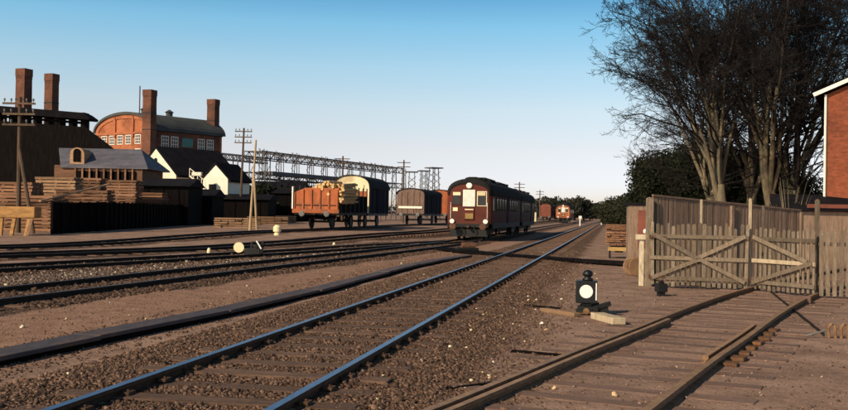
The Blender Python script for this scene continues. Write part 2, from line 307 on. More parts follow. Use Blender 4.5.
def ground_material():
    m = bpy.data.materials.new('yard_ground'); m.use_nodes = True; t = m.node_tree; b = t.nodes['Principled BSDF']; n = t.nodes.new; l = t.links.new
    co = n('ShaderNodeTexCoord').outputs['Object']
    at = n('ShaderNodeVertexColor'); at.layer_name = 'tint'; sp = n('ShaderNodeSeparateColor'); l(at.outputs['Color'], sp.inputs[0])
    def nse(s, d=6, r=.6):
        k = n('ShaderNodeTexNoise'); k.inputs['Scale'].default_value = s; k.inputs['Detail'].default_value = d; k.inputs['Roughness'].default_value = r; l(co, k.inputs['Vector']); return k.outputs[0]
    def rmp(i, st):
        k = n('ShaderNodeValToRGB'); l(i, k.inputs[0]); e = k.color_ramp.elements
        e[0].position, e[0].color = st[0][0], (*st[0][1], 1); e[1].position, e[1].color = st[-1][0], (*st[-1][1], 1)
        for p, c in st[1:-1]: q = e.new(p); q.color = (*c, 1)
        return k.outputs[0]
    def mixc(f, a, c, bt='MIX'):
        k = n('ShaderNodeMix'); k.data_type = 'RGBA'; k.blend_type = bt
        if isinstance(f, float): k.inputs[0].default_value = f
        else: l(f, k.inputs[0])
        l(a, k.inputs[6]); l(c, k.inputs[7]); return k.outputs[2]
    def mth(op, a, c, d=None):
        k = n('ShaderNodeMath'); k.operation = op
        for i, q in enumerate((a, c, d)):
            if q is None: continue
            if isinstance(q, (int, float)): k.inputs[i].default_value = q
            else: l(q, k.inputs[i])
        return k.outputs[0]
    dirt = rmp(nse(1.1, 10, .68), [(.28, (.135, .084, .064)), (.48, (.265, .172, .131)), (.7, (.38, .255, .198))])
    dirt = mixc(.8, dirt, rmp(nse(28, 4, .7), [(.3, (.50, .48, .46)), (.52, (1, 1, 1)), (.72, (1.35, 1.32, 1.25))]), 'MULTIPLY')
    pth = rmp(nse(2.2, 9, .7), [(.3, (.20, .115, .080)), (.5, (.29, .172, .12)), (.7, (.37, .228, .165))])
    pth = mixc(.8, pth, rmp(nse(34, 3, .7), [(.3, (.48, .46, .44)), (.55, (1, 1, 1)), (.75, (1.5, 1.45, 1.35))]), 'MULTIPLY')
    vo = n('ShaderNodeTexVoronoi'); vo.inputs['Scale'].default_value = 17; l(co, vo.inputs['Vector'])
    vs = n('ShaderNodeSeparateColor'); l(vo.outputs['Color'], vs.inputs[0])
    st = rmp(vs.outputs[0], [(0, (.055, .034, .025)), (.35, (.095, .058, .040)), (.7, (.14, .086, .060)), (.93, (.19, .12, .085)), (1, (.34, .26, .19))])
    st = mixc(.6, st, rmp(nse(1.3, 6), [(.3, (.5, .46, .44)), (.7, (1.25, 1.2, 1.1))]), 'MULTIPLY')
    yd = mixc(.65, st, rmp(nse(3, 8, .7), [(.3, (.32, .30, .30)), (.7, (.95, .90, .85))]), 'MULTIPLY')
    lt = rmp(vs.outputs[1], [(0, (.07, .045, .036)), (.5, (.13, .088, .068)), (.88, (.20, .145, .11)), (1, (.50, .41, .31))])
    c = mixc(sp.outputs[1], dirt, pth)
    ns = nse(5, 6, .7)
    def soft(w): return mth('MULTIPLY', w, 1.0) if False else rmp(mth('ADD', mth('MULTIPLY', w, .8), mth('MULTIPLY', ns, .35)), [(.42, (0, 0, 0)), (.70, (1, 1, 1))])
    alpha = at.outputs['Alpha']
    c = mixc(soft(alpha), c, lt)
    c = mixc(soft(sp.outputs[2]), c, yd)
    c = mixc(soft(sp.outputs[0]), c, st)
    l(c, b.inputs['Base Color']); b.inputs['Roughness'].default_value = .95; b.inputs['Specular IOR Level'].default_value = .15
    stone = mth('MAXIMUM', sp.outputs[0], mth('MAXIMUM', mth('MULTIPLY', sp.outputs[2], .9), alpha))
    h = mth('ADD', mth('MULTIPLY', mth('SUBTRACT', 1.0, vo.outputs['Distance']), mth('MULTIPLY_ADD', stone, 1.0, .1)), mth('ADD', mth('MULTIPLY', nse(30, 4, .7), .5), mth('MULTIPLY', nse(6, 5, .6), .8)))
    bp = n('ShaderNodeBump'); bp.inputs['Strength'].default_value = 1; bp.inputs['Distance'].default_value = .028; l(h, bp.inputs['Height']); l(bp.outputs[0], b.inputs['Normal'])
    return m
M['ground'] = ground_material()
tag(npmesh('ground', V, Fq, 'ground', cols=cols), kind='structure')

# ------------------------------------------------------------------ loose stones (uncountable)
def rock_mat(name, stops):
    m = bpy.data.materials.new(name); m.use_nodes = True; t = m.node_tree; b = t.nodes['Principled BSDF']; n = t.nodes.new; l = t.links.new
    at = n('ShaderNodeVertexColor'); at.layer_name = 'tint'; co = n('ShaderNodeTexCoord'); k = n('ShaderNodeTexNoise'); k.inputs['Scale'].default_value = 60; l(co.outputs['Object'], k.inputs['Vector'])
    r = n('ShaderNodeMapRange'); r.inputs['From Min'].default_value = .3; r.inputs['From Max'].default_value = .7; r.inputs['To Min'].default_value = .7; r.inputs['To Max'].default_value = 1.25; l(k.outputs[0], r.inputs[0])
    s = n('ShaderNodeVectorMath'); s.operation = 'SCALE'; l(at.outputs['Color'], s.inputs[0]); l(r.outputs[0], s.inputs['Scale']); l(s.outputs[0], b.inputs['Base Color'])
    b.inputs['Roughness'].default_value = .9; b.inputs['Specular IOR Level'].default_value = .2; return m
M['rock'] = rock_mat('stone', None)
ICO = np.array([(0,0,1),(.89,0,.45),(.28,.85,.45),(-.72,.53,.45),(-.72,-.53,.45),(.28,-.85,.45),(.72,.53,-.45),(-.28,.85,-.45),(-.89,0,-.45),(-.28,-.85,-.45),(.72,-.53,-.45),(0,0,-1)])
ICF = np.array([(0,1,2),(0,2,3),(0,3,4),(0,4,5),(0,5,1),(1,6,2),(2,7,3),(3,8,4),(4,9,5),(5,10,1),(6,7,2),(7,8,3),(8,9,4),(9,10,5),(10,6,1)])
def rocks(name, x, y, size, pal, weights, label, sink=.25):
    n = len(x); z = zground(x, y)
    s = size*np.exp(RNG.normal(0, .32, n)); V = ICO[None]*(1+RNG.uniform(-.28, .28, (n, 12, 1)))
    V = V*(RNG.uniform(.7, 1.25, (n, 1, 3))*np.array([1, 1, .72])); a = RNG.uniform(0, 6.28, n); c, s_ = np.cos(a), np.sin(a)
    X = V[..., 0]*c[:, None]-V[..., 1]*s_[:, None]; Y = V[..., 0]*s_[:, None]+V[..., 1]*c[:, None]; T = RNG.uniform(-.5, .5, n)[:, None]
    Zz = V[..., 2]+X*T
    V = np.stack([X, Y, Zz], -1)*s[:, None, None]*.5; V[..., 0] += x[:, None]; V[..., 1] += y[:, None]; V[..., 2] += (z+s*sink)[:, None]
    Fc = (ICF[None]+(np.arange(n)*12)[:, None, None]).reshape(-1, 3)
    pc = np.array(pal)[RNG.choice(len(pal), n, p=np.array(weights)/sum(weights))]*RNG.uniform(.7, 1.25, (n, 1))
    cs = np.repeat(pc, 12, axis=0)
    return tag(npmesh(name, V.reshape(-1, 3), Fc, 'rock', cols=cs), label, 'stones', kind='stuff')
BR = [(.075, .046, .034), (.115, .070, .049), (.155, .094, .066), (.050, .032, .025), (.20, .128, .092)]
def scatter(n, ymin, ymax, k, dmin, dmax, p=1.8):
    y = ymin+(ymax-ymin)*RNG.random(n)**p; d = RNG.uniform(dmin, dmax, n); return xat(k, y)+d, y
SLEEP_Y = []; acc_ = 0
for i in range(len(TR['main'])-1):
    a_, b_ = TR['main'][i], TR['main'][i+1]; sl_ = (b_-a_).length
    while acc_ < sl_: SLEEP_Y.append(a_.lerp(b_, acc_/sl_).y); acc_ += .68
    acc_ -= sl_
SLEEP_Y = [q for q in SLEEP_Y if 4 < q < 46]
x1, y1 = scatter(84000, 5.5, 45, 'main', -2.05, 1.75, 1.9)
dd = x1-xat('main', y1); keep = (np.abs(np.abs(dd)-.77) > .06)
inner = np.abs(dd) < .74; ph = np.min(np.abs((y1+.19*dd)[:, None]-np.array(SLEEP_Y)[None, :]), axis=1); keep &= ~(inner & (ph < .125) & (RNG.random(len(x1)) < .93))
rocks('ballast_stones', x1[keep], y1[keep], .027, BR, [3, 4, 3, 2, .8], 'brown crushed stone ballast heaped along the nearest polished track', .10)
x2, y2 = scatter(22000, 6, 34, 'main', 1.5, 3.2, 1.9); d_ = x2-xat('main', y2); k2 = RNG.random(len(x2)) < np.clip(1.25-(d_-1.5)*.95, 0.02, 1)
xl, yl = scatter(5200, 8, 40, 'main', -3.6, -2.2, 1.7)
rocks('scattered_stones', np.concatenate([x2[k2], xl]), np.concatenate([y2[k2], yl]), .027, BR, [3, 4, 4, 2, 1], 'small brown stones strewn beside the ballast of the nearest track', .08)
x3, y3 = scatter(16000, 16, 60, 'two', -1.8, 1.7, 1.6); k3 = np.abs(np.abs(x3-xat('two', y3))-.8) > .09
x4, y4 = scatter(8000, 20, 54, 'three', -1.9, 1.8, 1.6)
rocks('yard_stones', np.concatenate([x3[k3], x4]), np.concatenate([y3[k3], y4]), .055, [tuple(v*.75 for v in c) for c in BR], [4, 4, 2, 3, .6], 'dark brown stones around the second and third tracks', .06)
# light stones between the second and third tracks and single pale ones everywhere
y5 = 19+30*RNG.random(3600)**1.2; a5 = xat('two', y5)-1.5; b5 = xat('three', y5)+1.3; x5 = b5+(a5-b5)*RNG.random(3600)
rocks('pale_gravel', x5, y5, .055, [(.15, .10, .08), (.26, .19, .145), (.55, .45, .34), (.08, .055, .042)], [4, 2, .5, 4], 'paler gravel lying between the second and third tracks', .05)
y6 = 6+26*RNG.random(9000)**1.5; x6 = xat('main', y6)+RNG.uniform(2.2, 9.5, 9000)
y7 = 9+36*RNG.random(7000)**1.4; a7 = xat('main', y7)-3.0; b7 = xat('two', y7)+1.0; x7 = b7+(a7-b7)*RNG.random(7000)
rocks('dirt_grit', np.concatenate([x6, x7]), np.concatenate([y6, y7]), .017, [(.14, .09, .068), (.22, .145, .11), (.32, .23, .17), (.07, .045, .035)], [3, 3, 1, 3], 'fine grit on the trodden dirt beside the tracks', .2)
wp = []
for _ in range(75):
    y = 7.5+34*random.random()**1.5; wp.append((xmain(y)+random.gauss(1.95, .5), y, 1))
for _ in range(70):
    y = 9+34*random.random()**1.2; wp.append((xmain(y)+random.uniform(-5.5, 3.0), y, 1))
wp += [tuple(G(px, py)[:2])+(1,) for px, py in ((118, 296), (119, 295), (94, 370), (240, 293), (330, 277), (318, 272), (470, 330), (469, 327), (471, 334), (466, 351), (417, 358), (418, 371), (470, 322), (483, 318), (456, 364), (300, 283), (110, 303), (66, 320))]
wp = np.array(wp)
rocks('pale_pebbles', wp[:, 0], wp[:, 1], .036, [(.62, .50, .34), (.46, .32, .19), (.75, .68, .55)], [3, 3, 1], 'pale yellowish pebbles dotted over the brown ballast', .25)

# ------------------------------------------------------------------ tracks
def railprof(h, hw=.036): return [(-hw, h), (hw, h), (hw+.002, h-.035), (.011, h-.05), (.011, h*.25), (.062, h*.12), (.062, 0), (-.062, 0), (-.062, h*.12), (-.011, h*.25), (-.011, h-.05), (-hw-.002, h-.035)]
def sweep(P, off, zb, h, names, parent, mats, hw=.036):
    prof = railprof(h, hw); n = len(prof); vs = []; fs = []; mi = []; nP = len(P)
    for i, p in enumerate(P):
        d = (P[min(i+1, nP-1)]-P[max(i-1, 0)]); d.z = 0; d.normalize(); r = Vector((d.y, -d.x, 0)); c = p+r*off
        z = gz(p.x, p.y)+zb
        for a, b in prof: vs.append((c.x+r.x*a, c.y+r.y*a, z+b))
    for i in range(nP-1):
        for k in range(n):
            a = i*n+k; b = i*n+(k+1) % n; fs.append((a, a+n, b+n, b)); mi.append(1 if k == 0 else 0)
    fs.append(tuple(range(n))); mi.append(0); fs.append(tuple(range((nP-1)*n, nP*n))[::-1]); mi.append(0)
    mb = MB(); mb.v = vs; mb.f = fs; mb.m = mi
    return mb.build(names, mats, parent)
def track(k, label, zb, h, gauge, mats, smat, sp=.68, y0=3, y1=60, slen=2.5, top=.03, cap=85, jit=.0, ends=None):
    t = thing('railway_track', label, 'railway track', group='railway tracks of the goods yard')
    P = TR[k]
    for s in (-1, 1): sweep(P, s*gauge/2, zb, h, 'rail', t, mats)
    # sleepers at even distances along the line
    acc = 0; pos = []; 
    for i in range(len(P)-1):
        sl = (P[i+1]-P[i]).length; 
        while acc < sl: pos.append((P[i].lerp(P[i+1], acc/sl), (P[i+1]-P[i]).normalized())); acc += sp
        acc -= sl
    pos = [q for q in pos if y0 < q[0].y < 200]; near = [q for q in pos if q[0].y < y1][:cap]; rest = [q for q in pos if q[0].y >= near[-1][0].y+.1]
    def sb(mb, q, L_):
        a = math.atan2(-q[1].x, q[1].y)+random.gauss(0, .008+jit)
        mb.box((0, 0, 0), (L_, .24, .14), 0)
        return a
    for q in near:
        L_ = slen+random.uniform(-.06, .06); mb = MB(); a = sb(mb, q, L_); o = mb.build('sleeper', smat, t, bevel=.012)
        o.location = (q[0].x, q[0].y, gz(q[0].x, q[0].y)+top-.07+random.uniform(-.008, .006)); o.rotation_euler = (random.gauss(0, .01), random.gauss(0, .004), a)
    if rest:
        mb = MB()
        for q in rest: mb.box((q[0].x, q[0].y, gz(q[0].x, q[0].y)+top-.07), (slen, .24, .14), 0, Matrix.Rotation(math.atan2(-q[1].x, q[1].y), 3, 'Z'))
        tag(mb.build('far_sleepers', smat, t), kind='stuff')
    return t, pos
tm, posm = track('main', 'nearest through track with two bright bluish polished rails running to the vanishing point', 0, .14, 1.52, ['rail_rust', 'steel_top'], 'sleeper', y0=3, y1=62, top=.062)
track('two', 'rust brown yard track on which the dark red railcar stands', 0, .11, 1.5, ['rail_dark', 'steel_dull'], 'sleeper', y0=12, y1=60, top=.012)
track('three', 'dark yard track third from the camera joining the railcar track near the railcar', -.004, .11, 1.5, ['rail_dark', 'steel_dull'], 'sleeper', y0=18, y1=66, top=.012)
track('five', 'dark yard track fourth from the camera passing just behind the cream disc signal', 0, .11, 1.5, ['rail_dark', 'steel_dull'], 'sleeper', y0=18, y1=66, top=.012)
track('four', 'farthest yard track carrying the orange open wagon and the vans', 0, .11, 1.5, ['rail_dark', 'steel_dull'], 'sleeper', y0=25, y1=75, top=.012)
# siding runs up to the wooden gate
ts, poss = track('siding', 'curved rusty yellow-brown siding track leading under the picket gate', 0, .10, 1.47, ['rail_yellow_rust', 'rail_tan'], 'sleeper_pale', sp=.72, y0=2, y1=30, top=.013, slen=2.75, jit=.012)
Ps = [p for p in TR['siding']]
sweep([p for p in Ps if 4 < p.y < 14.9], -1.47/2+.125, 0, .095, 'check_rail', ts, ['rail_yellow_rust', 'rail_tan'], hw=.03)
sweep([p for p in Ps if 11.2 < p.y < 14.6], 1.47/2-.135, 0, .09, 'check_rail', ts, ['rail_yellow_rust', 'rail_tan'], hw=.03)
for q in [q for q in Ps if 11.2 < q.y < 15]:
    mb = MB()
    i = Ps.index(q); d = (Ps[i+1]-Ps[i-1]).normalized(); r = Vector((d.y, -d.x, 0))
    mb.box(q+r*(1.47/2+.13)+Vector((0, 0, .02)), (random.uniform(.10, .17), random.uniform(.16, .30), random.uniform(.03, .055)), 0, Matrix.Rotation(math.atan2(-d.x, d.y)+random.gauss(0, .15), 3, 'Z'))
    mb.build('slide_chair', 'rail_rusty_orange', ts, bevel=.01)
# fishplates and chairs on the main rails
mb = MB()
for q, d in posm:
    if q.y > 40: continue
    r = Vector((d.y, -d.x, 0)); R = Matrix.Rotation(math.atan2(-d.x, d.y), 3, 'Z')
    for s in (-1, 1):
        for e in (-1, 1): mb.box(q+r*(s*.76+e*.085)+Vector((0, 0, .078)), (.075, .13, .03), 0, R); mb.tube([q+r*(s*.76+e*.085)+Vector((0, 0, .07)), q+r*(s*.76+e*.085)+Vector((0, 0, .108))], .012, 6)
tag(mb.build('rail_chairs', 'rail_rust', tm, bevel=.006), kind='stuff')
for s in (-1, 1):
    for yy in (9.6, 24.6):
        q = Vector((xmain(yy), yy, 0)); d = Vector((.19, 1, 0)).normalized(); r = Vector((d.y, -d.x, 0)); R = Matrix.Rotation(math.atan2(-d.x, d.y), 3, 'Z'); mb = MB()
        for e in (-1, 1):
            mb.box(q+r*(s*.76+e*.022)+Vector((0, 0, .07)), (.022, .6, .06), 0, R)
            for k in range(4): mb.box(q+r*(s*.76+e*.04)+d*(-.22+k*.147)+Vector((0, 0, .07)), (.02, .03, .03), 0, R)
        mb.build('fishplate', 'rail_rust', tm)

# cable trough with plank lids between the main track and the path
tt = thing('cable_trough', 'long low plank-covered cable trough running left of the polished track', 'cable trough')
tp = path([(-8.2, -4), (-5.9, 4), (-4.25, 10.3), (-2.45, 17.3), (-.15, 29.6), (2.0, 37.6)], .5)
k = 0; i = 0; seg = 0
while i < len(tp)-6:
    n = random.choice([5, 6, 7, 8]); n = min(n, len(tp)-1-i); a = tp[i]; b = tp[i+n]; dz = random.uniform(0, .015)
    mb = MB(); w = .36+random.uniform(-.03, .03); off = Vector((random.uniform(-.03, .03), 0, 0))
    mb.beam(a+off+Vector((0, 0, .075+dz)), b+off+Vector((0, .0, .075+random.uniform(0, .015)))-(b-a).normalized()*.02, w, .05)
    mb.build('plank_lid', 'trough', tt, bevel=.008)
    mb = MB(); 
    for s in (-1, 1): mb.beam(a+Vector((s*.14, 0, .02)), b+Vector((s*.14, 0, .02)), .04, .065)
    mb.build('trough_side', 'tarred', tt); i += n
# signal wire covers crossing the main track
tw = thing('wire_crossing', 'dark wooden wire cover boards crossing the polished track near the railcar', 'wire cover')
cpts = [Vector((.9, 42.4, 0)), Vector((2.6, 37.6, 0)), Vector((3.2, 36.6, 0)), Vector((4.0, 35.5, 0)), Vector((4.6, 34.4, 0)), Vector((5.3, 33.5, 0)), Vector((7.2, 31.5, 0))]
for a, b in zip(cpts, cpts[1:]):
    MB().beam(a+Vector((0, 0, .085)), b+Vector((0, 0, .085)), .8, .10).build('cover_board', 'tarred', tw, bevel=.01)
    MB().beam(a+Vector((.3, .35, .05)), b+Vector((.3, .35, .05)), .07, .07).build('rod', 'black', tw)
tw2 = thing('wire_box', 'small black wheel box at the end of the cable trough', 'signal gear', (1.75, 40.4, 0), .2)
MB().box((0, 0, .12), (.9, .5, .2)).build('box_body', 'black', tw2, bevel=.02); MB().tube([(-.2, 0, .3), (.35, 0, .3)], .14, 12).build('wire_wheel', 'iron', tw2)
# long dark ground boards right of the main track
for i, (a, b, lab) in enumerate((((445, 391), (508, 383), 'half-buried dark plank left of the siding near the bottom edge'), ((512, 352), (568, 357), 'thin dark rod lying in the dirt between the tracks'), ((520, 306), (560, 309), 'short dark rod on the dirt before the wire crossing'))):
    p = G(*a); q = G(*b); p.z = q.z = .012; tag(MB().beam(p, q, .07, .03).build('ground_plank', 'tarred', bevel=.005), lab, 'plank')

# ------------------------------------------------------------------ dwarf signals and lamps
def lathe(mb, prof, c, axis='Z', n=20, mi=0):
    c = Vector(c); vs = []; fs = []
    for r, h in prof:
        for k in range(n):
            a = 2*math.pi*k/n
            if axis == 'Z': vs.append(c+Vector((r*math.cos(a), r*math.sin(a), h)))
            elif axis == 'Y': vs.append(c+Vector((r*math.cos(a), h, r*math.sin(a))))
            else: vs.append(c+Vector((h, r*math.cos(a), r*math.sin(a))))
    m_ = len(prof)
    for i in range(m_-1):
        for k in range(n): a = i*n+k; b = i*n+(k+1) % n; fs.append((a, b, b+n, a+n))
    fs.append(tuple(range(n))[::-1]); fs.append(tuple(range((m_-1)*n, m_*n))); return mb.add(vs, fs, mi)
p = G(586, 315); s_ = p.y/F
t = thing('point_signal', 'black box lantern with a white disc standing on a timber beside the rusty siding', 'point signal', p, rad(-8)); t.scale = (.92,)*3
MB().box((0, 0, .41), (.37, .26, .39)).build('lantern_box', 'blackpaint', t, bevel=.012)
mb = MB(); lathe(mb, [(.115, 0), (.115, -.02), (.1, -.024)], (-.005, -.13, .42), 'Y', 28); mb.build('white_disc', 'disc', t)
mb = MB(); mb.box((.165, -.134, .42), (.018, .008, .3)).build('edge_strip', 'disc', t)
mb = MB(); lathe(mb, [(.09, 0), (.10, .03), (.055, .05), (.06, .07), (.085, .09), (.09, .13), (.06, .17), (.02, .185)], (.02, 0, .605), 'Z', 20); mb.build('vent_cap', 'blackpaint', t, smooth=True)
mb = MB(); mb.tube([(.01, 0, 0), (.01, 0, .22)], .035, 10); mb.box((.01, 0, .19), (.16, .16, .03)); mb.build('spindle', 'black', t)
mb = MB(); mb.box((.03, .02, .08), (.36, .26, .15)); mb.beam((-.16, .0, .05), (-.02, .0, .22), .10, .08); mb.beam((-.1, 0, .1), (.22, .05, .2), .09, .06); mb.beam((.12, -.05, .12), (.42, -.02, .22), .09, .08); mb.box((.26, .05, .10), (.24, .2, .13)); mb.tube([(-.12, -.1, .06), (.12, -.1, .06)], .045, 10); mb.build('lever_frame', 'black', t, bevel=.01)
mb = MB(); mb.tube([(0, -.15, .08), (0, -.12, .08)], .055, 14); mb.tube([(-.16, -.13, .03), (.14, -.13, .06)], .018, 8); mb.build('crank', 'rail_yellow_rust', t)
a = G(560, 313); b = G(578, 318); c = G(597, 319); d = G(619, 325)
mb = MB(); mb.beam(Vector((c.x, c.y, .055)), Vector((d.x, d.y, .055)), .22, .10); tag(mb.build('timber_block', 'pale_wood', bevel=.01), 'pale sawn timber block right of the black signal lantern', 'timber')
mb = MB(); mb.beam(Vector((a.x-.25, a.y+.08, .04)), Vector((b.x, b.y+.05, .04)), .14, .07); tag(mb.build('timber_block', 'lumber_pale', bevel=.01), 'thin pale timber left of the black signal lantern', 'timber')
# small black box lamp in front of the gate
p = G(661, 296); t = thing('ground_lamp', 'small black ground lamp just before the left end of the gate', 'lamp', p, .2)
MB().box((0, 0, .17), (.21, .18, .17)).build('lamp_box', 'black', t, bevel=.01); MB().box((0, 0, .045), (.13, .12, .09)).build('foot', 'black', t)
mb = MB(); lathe(mb, [(.05, 0), (.06, .03), (.02, .06)], (0, 0, .255)); mb.build('cap', 'black', t)
# disc signal in the yard
p = G(251, 256.5, .0); t = thing('disc_signal', 'low black ground signal with a round cream disc and a tilted white bar', 'ground signal', p, 0)
k_ = p.y/F
mb = MB(); lathe(mb, [(5.2*k_, 0), (5.2*k_, -.02)], (-12*k_, -.06, 9*k_), 'Y', 24); mb.build('cream_disc', 'creamlamp', t)
mb = MB(); mb.tube([(-12*k_, 0, 0), (-12*k_, 0, 9*k_)], .03, 8); mb.tube([(-12*k_, 0, 4*k_), (4*k_, 0, 4*k_)], .03, 8); mb.build('disc_post', 'black', t)
mb = MB(); mb.box((3*k_, 0, 4.5*k_), (13*k_, .25, 7*k_)); mb.tube([(-3*k_, -.12, 5*k_), (-3*k_, .12, 5*k_)], 3.6*k_, 14); mb.beam((0, 0, 7*k_), (1*k_, 0, 15*k_), .07, .07); mb.tube([(9*k_, -.1, 5*k_), (9*k_, .1, 5*k_)], 3*k_, 12); mb.beam((10*k_, 0, 4*k_), (12*k_, 0, 16*k_), .08, .08); mb.beam((0, 0, 11*k_), (10*k_, 0, 9*k_), .06, .06); mb.tube([(5*k_, -.12, 10*k_), (5*k_, .12, 10*k_)], 2.4*k_, 12); mb.beam((-8*k_, 0, 1*k_), (26*k_, .2, 1*k_), .06, .05); mb.build('lever_frame', 'black', t, bevel=.02)
mb = MB(); mb.beam((6*k_, -.16, 16*k_), (11*k_, -.16, 8*k_), .04, 3.2*k_, up=(0, -1, 0)); mb.build('white_bar', 'disc', t)
p = G(277, 239.5, .0); k_ = p.y/F; t = thing('yard_lamp', 'cream two-tier ground lamp beyond the round disc signal', 'lamp', p, 0)
mb = MB(); lathe(mb, [(2.6*k_, 0), (3.2*k_, 2*k_), (3.2*k_, 6*k_), (2*k_, 7*k_)], (0, 0, 0)); mb.build('lamp_base', 'creamlamp', t)
mb = MB(); lathe(mb, [(2.2*k_, 7*k_), (4*k_, 8*k_), (4*k_, 12.5*k_), (2*k_, 14.5*k_)], (0, 0, 0)); mb.build('lamp_head', 'creamlamp', t)
mb = MB(); mb.box((8*k_, 0, 2*k_), (9*k_, .3, 4*k_)); mb.build('lever_box', 'black', t)
p = G(209, 254); t_ = MB(); lathe(t_, [(.07, 0), (.08, .1), (.05, .2), (.02, .22)], (0, 0, 0), n=12); tag(t_.build('marker_stone', 'creamlamp', loc=p), 'small white rounded marker left of the cream disc signal', 'marker')
p = G(334, 246.5); t_ = MB(); lathe(t_, [(.06, 0), (.07, .09), (.05, .17), (.02, .19)], (0, 0, 0), n=12); tag(t_.build('marker_stone', 'creamlamp', loc=p), 'small white rounded marker in front of the orange wagon', 'marker')
# old coupling hook at the right edge
p = G(829, 338); t = thing('rail_stop', 'bent rusty iron hook and bracket at the right edge of the dirt', 'iron hook', p, 0)
mb = MB(); mb.tube([(-.32, 0, .02), (-.24, -.02, .05), (-.12, 0, .08), (-.04, .03, .10), (-.02, .05, .02)], .014, 8); mb.build('hook_bar', 'greysteel', t)
for dx in (0, .17):
    mb = MB(); mb.tube([(dx, 0, 0), (dx-.01, 0, .14), (dx+.03, 0, .19), (dx+.08, 0, .17), (dx+.09, 0, .0)], .024, 8); mb.build('iron_loop', 'rail_yellow_rust', t)
tag(MB().beam(G(770, 290)+Vector((0, .2, .02)), G(824, 336)+Vector((0, 0, .02)), .03, .03).build('pull_rod', 'black'), 'thin dark rod running from the gate to the iron hook', 'rod')
tag(MB().box((0, 0, .07), (.32, .3, .14)).build('concrete_block', 'sleeper_pale', bevel=.02, loc=G(800, 303)), 'low worn block beside the end of the right siding rail', 'block')

# ------------------------------------------------------------------ gate
gp = G(650, 287); ge = G(748, 291); gq = G(753, 291.2); gr = G(816, 298)
def leaf(a, b, n, label, xs, top0, kind):
    w = (b-a).length; rz = math.atan2(b.y-a.y, b.x-a.x); t = thing('picket_gate', label, 'gate', a, rz, 'gate leaves across the siding')
    for i in range(n):
        x = (i+.5)/n*w; h = top0+random.uniform(-.035, .05)-.05*abs(math.sin(i*.9)); wd = random.uniform(.055, .092); mb = MB()
        z0 = .05+random.uniform(-.02, .03); tilt = random.gauss(0, .012)
        mb.prism([(-wd/2, 0), (wd/2, 0), (wd/2, h-.04), (random.uniform(-.01, .01), h), (-wd/2, h-.03)], -.01, .012)
        o = mb.build('picket', 'gatewood', t, bevel=.003); o.location = (x, random.uniform(-.004, .004), z0); o.rotation_euler = (0, tilt, 0)
    for z in (.22, .68, 1.16):
        mb = MB(); mb.beam((.0, -.04, z), (w, -.04, z+random.uniform(-.01, .01)), .035, .085); mb.build('rail_board', 'gatewood' if z != .68 or kind == 0 else 'pale_wood', t, bevel=.004)
    for (x0, z0, x1, z1) in xs:
        mb = MB(); mb.beam((x0*w, -.078, z0), (x1*w, -.078, z1), .03, .09); mb.build('brace', 'gatewood', t, bevel=.004)
    for z in (.24, 1.14):
        mb = MB(); mb.box((.16, -.066, z), (.36, .012, .045)); mb.tube([(-.01, -.06, z-.05), (-.01, -.06, z+.05)], .018, 8)
        for q in (.05, .17, .29): mb.box((q, -.076, z), (.02, .012, .02))
        mb.build('strap_hinge', 'iron', t)
    return t
leaf(gp, ge, 19, 'left weathered picket gate leaf with crossed braces between two tall posts', [(.02, 1.22, .5, .68), (.5, .68, .97, .18), (.02, .22, .5, .66), (.5, .70, .97, 1.2)], 1.42, 0)
leaf(gq, gr, 13, 'right weathered picket gate leaf with a pale middle board', [(.03, .2, .97, .70), (.03, 1.2, .9, .72)], 1.36, 1)
def gpost(px, py, top, label, w=.085, m='gatewood'):
    p = G(px, py); k = p.y/F; h = (A(px, top, p.y)).z
    mb = MB(); mb.prism([(-w/2, -.3), (w/2, -.3), (w/2, h-.03), (0, h), (-w/2, h-.03)], -w/2, w/2)
    return tag(mb.build('gate_post', m, loc=p, bevel=.006), label, 'post', 'posts of the picket gate')
gpost(648, 286.5, 197, 'thick weathered gate post carrying the left end of the gate', .13)
gpost(655, 286.2, 199, 'weathered post just right of the leftmost gate post', .09)
gpost(700, 287.5, 199, 'thin tall post rising in the middle of the left gate leaf', .05, 'pale_wood')
gpost(749, 290.5, 198, 'thin pale tall post where the two gate leaves meet', .06, 'pale_wood')
gpost(762, 290, 205, 'thin weathered post right of the meeting point of the gate leaves', .05)
gpost(816, 297, 199, 'weathered post at the right end of the right gate leaf', .08)
# picket fence to the right of the gate
a = G(818, 298); b = Vector((a.x+3.4, a.y-.9, 0)); w = (b-a).length
t = thing('picket_fence', 'grey picket fence continuing from the gate to the right edge', 'fence', a, math.atan2(b.y-a.y, b.x-a.x))
for i in range(28):
    mb = MB(); h = 1.38+random.uniform(-.06, .05); wd = .08; mb.prism([(-wd/2, 0), (wd/2, 0), (wd/2, h-.04), (0, h), (-wd/2, h-.03)], -.01, .012)
    o = mb.build('picket', 'gatewood', t, bevel=.003); o.location = ((i+.5)/28*w, 0, .04); o.rotation_euler = (0, random.gauss(0, .02), 0)
for z in (.3, 1.1): MB().beam((0, .04, z), (w, .04, z), .035, .08).build('rail_board', 'gatewood', t)
for x in (1.3, 3.0): MB().box((x, .1, .75), (.1, .1, 1.6)).build('post', 'gatewood', t)
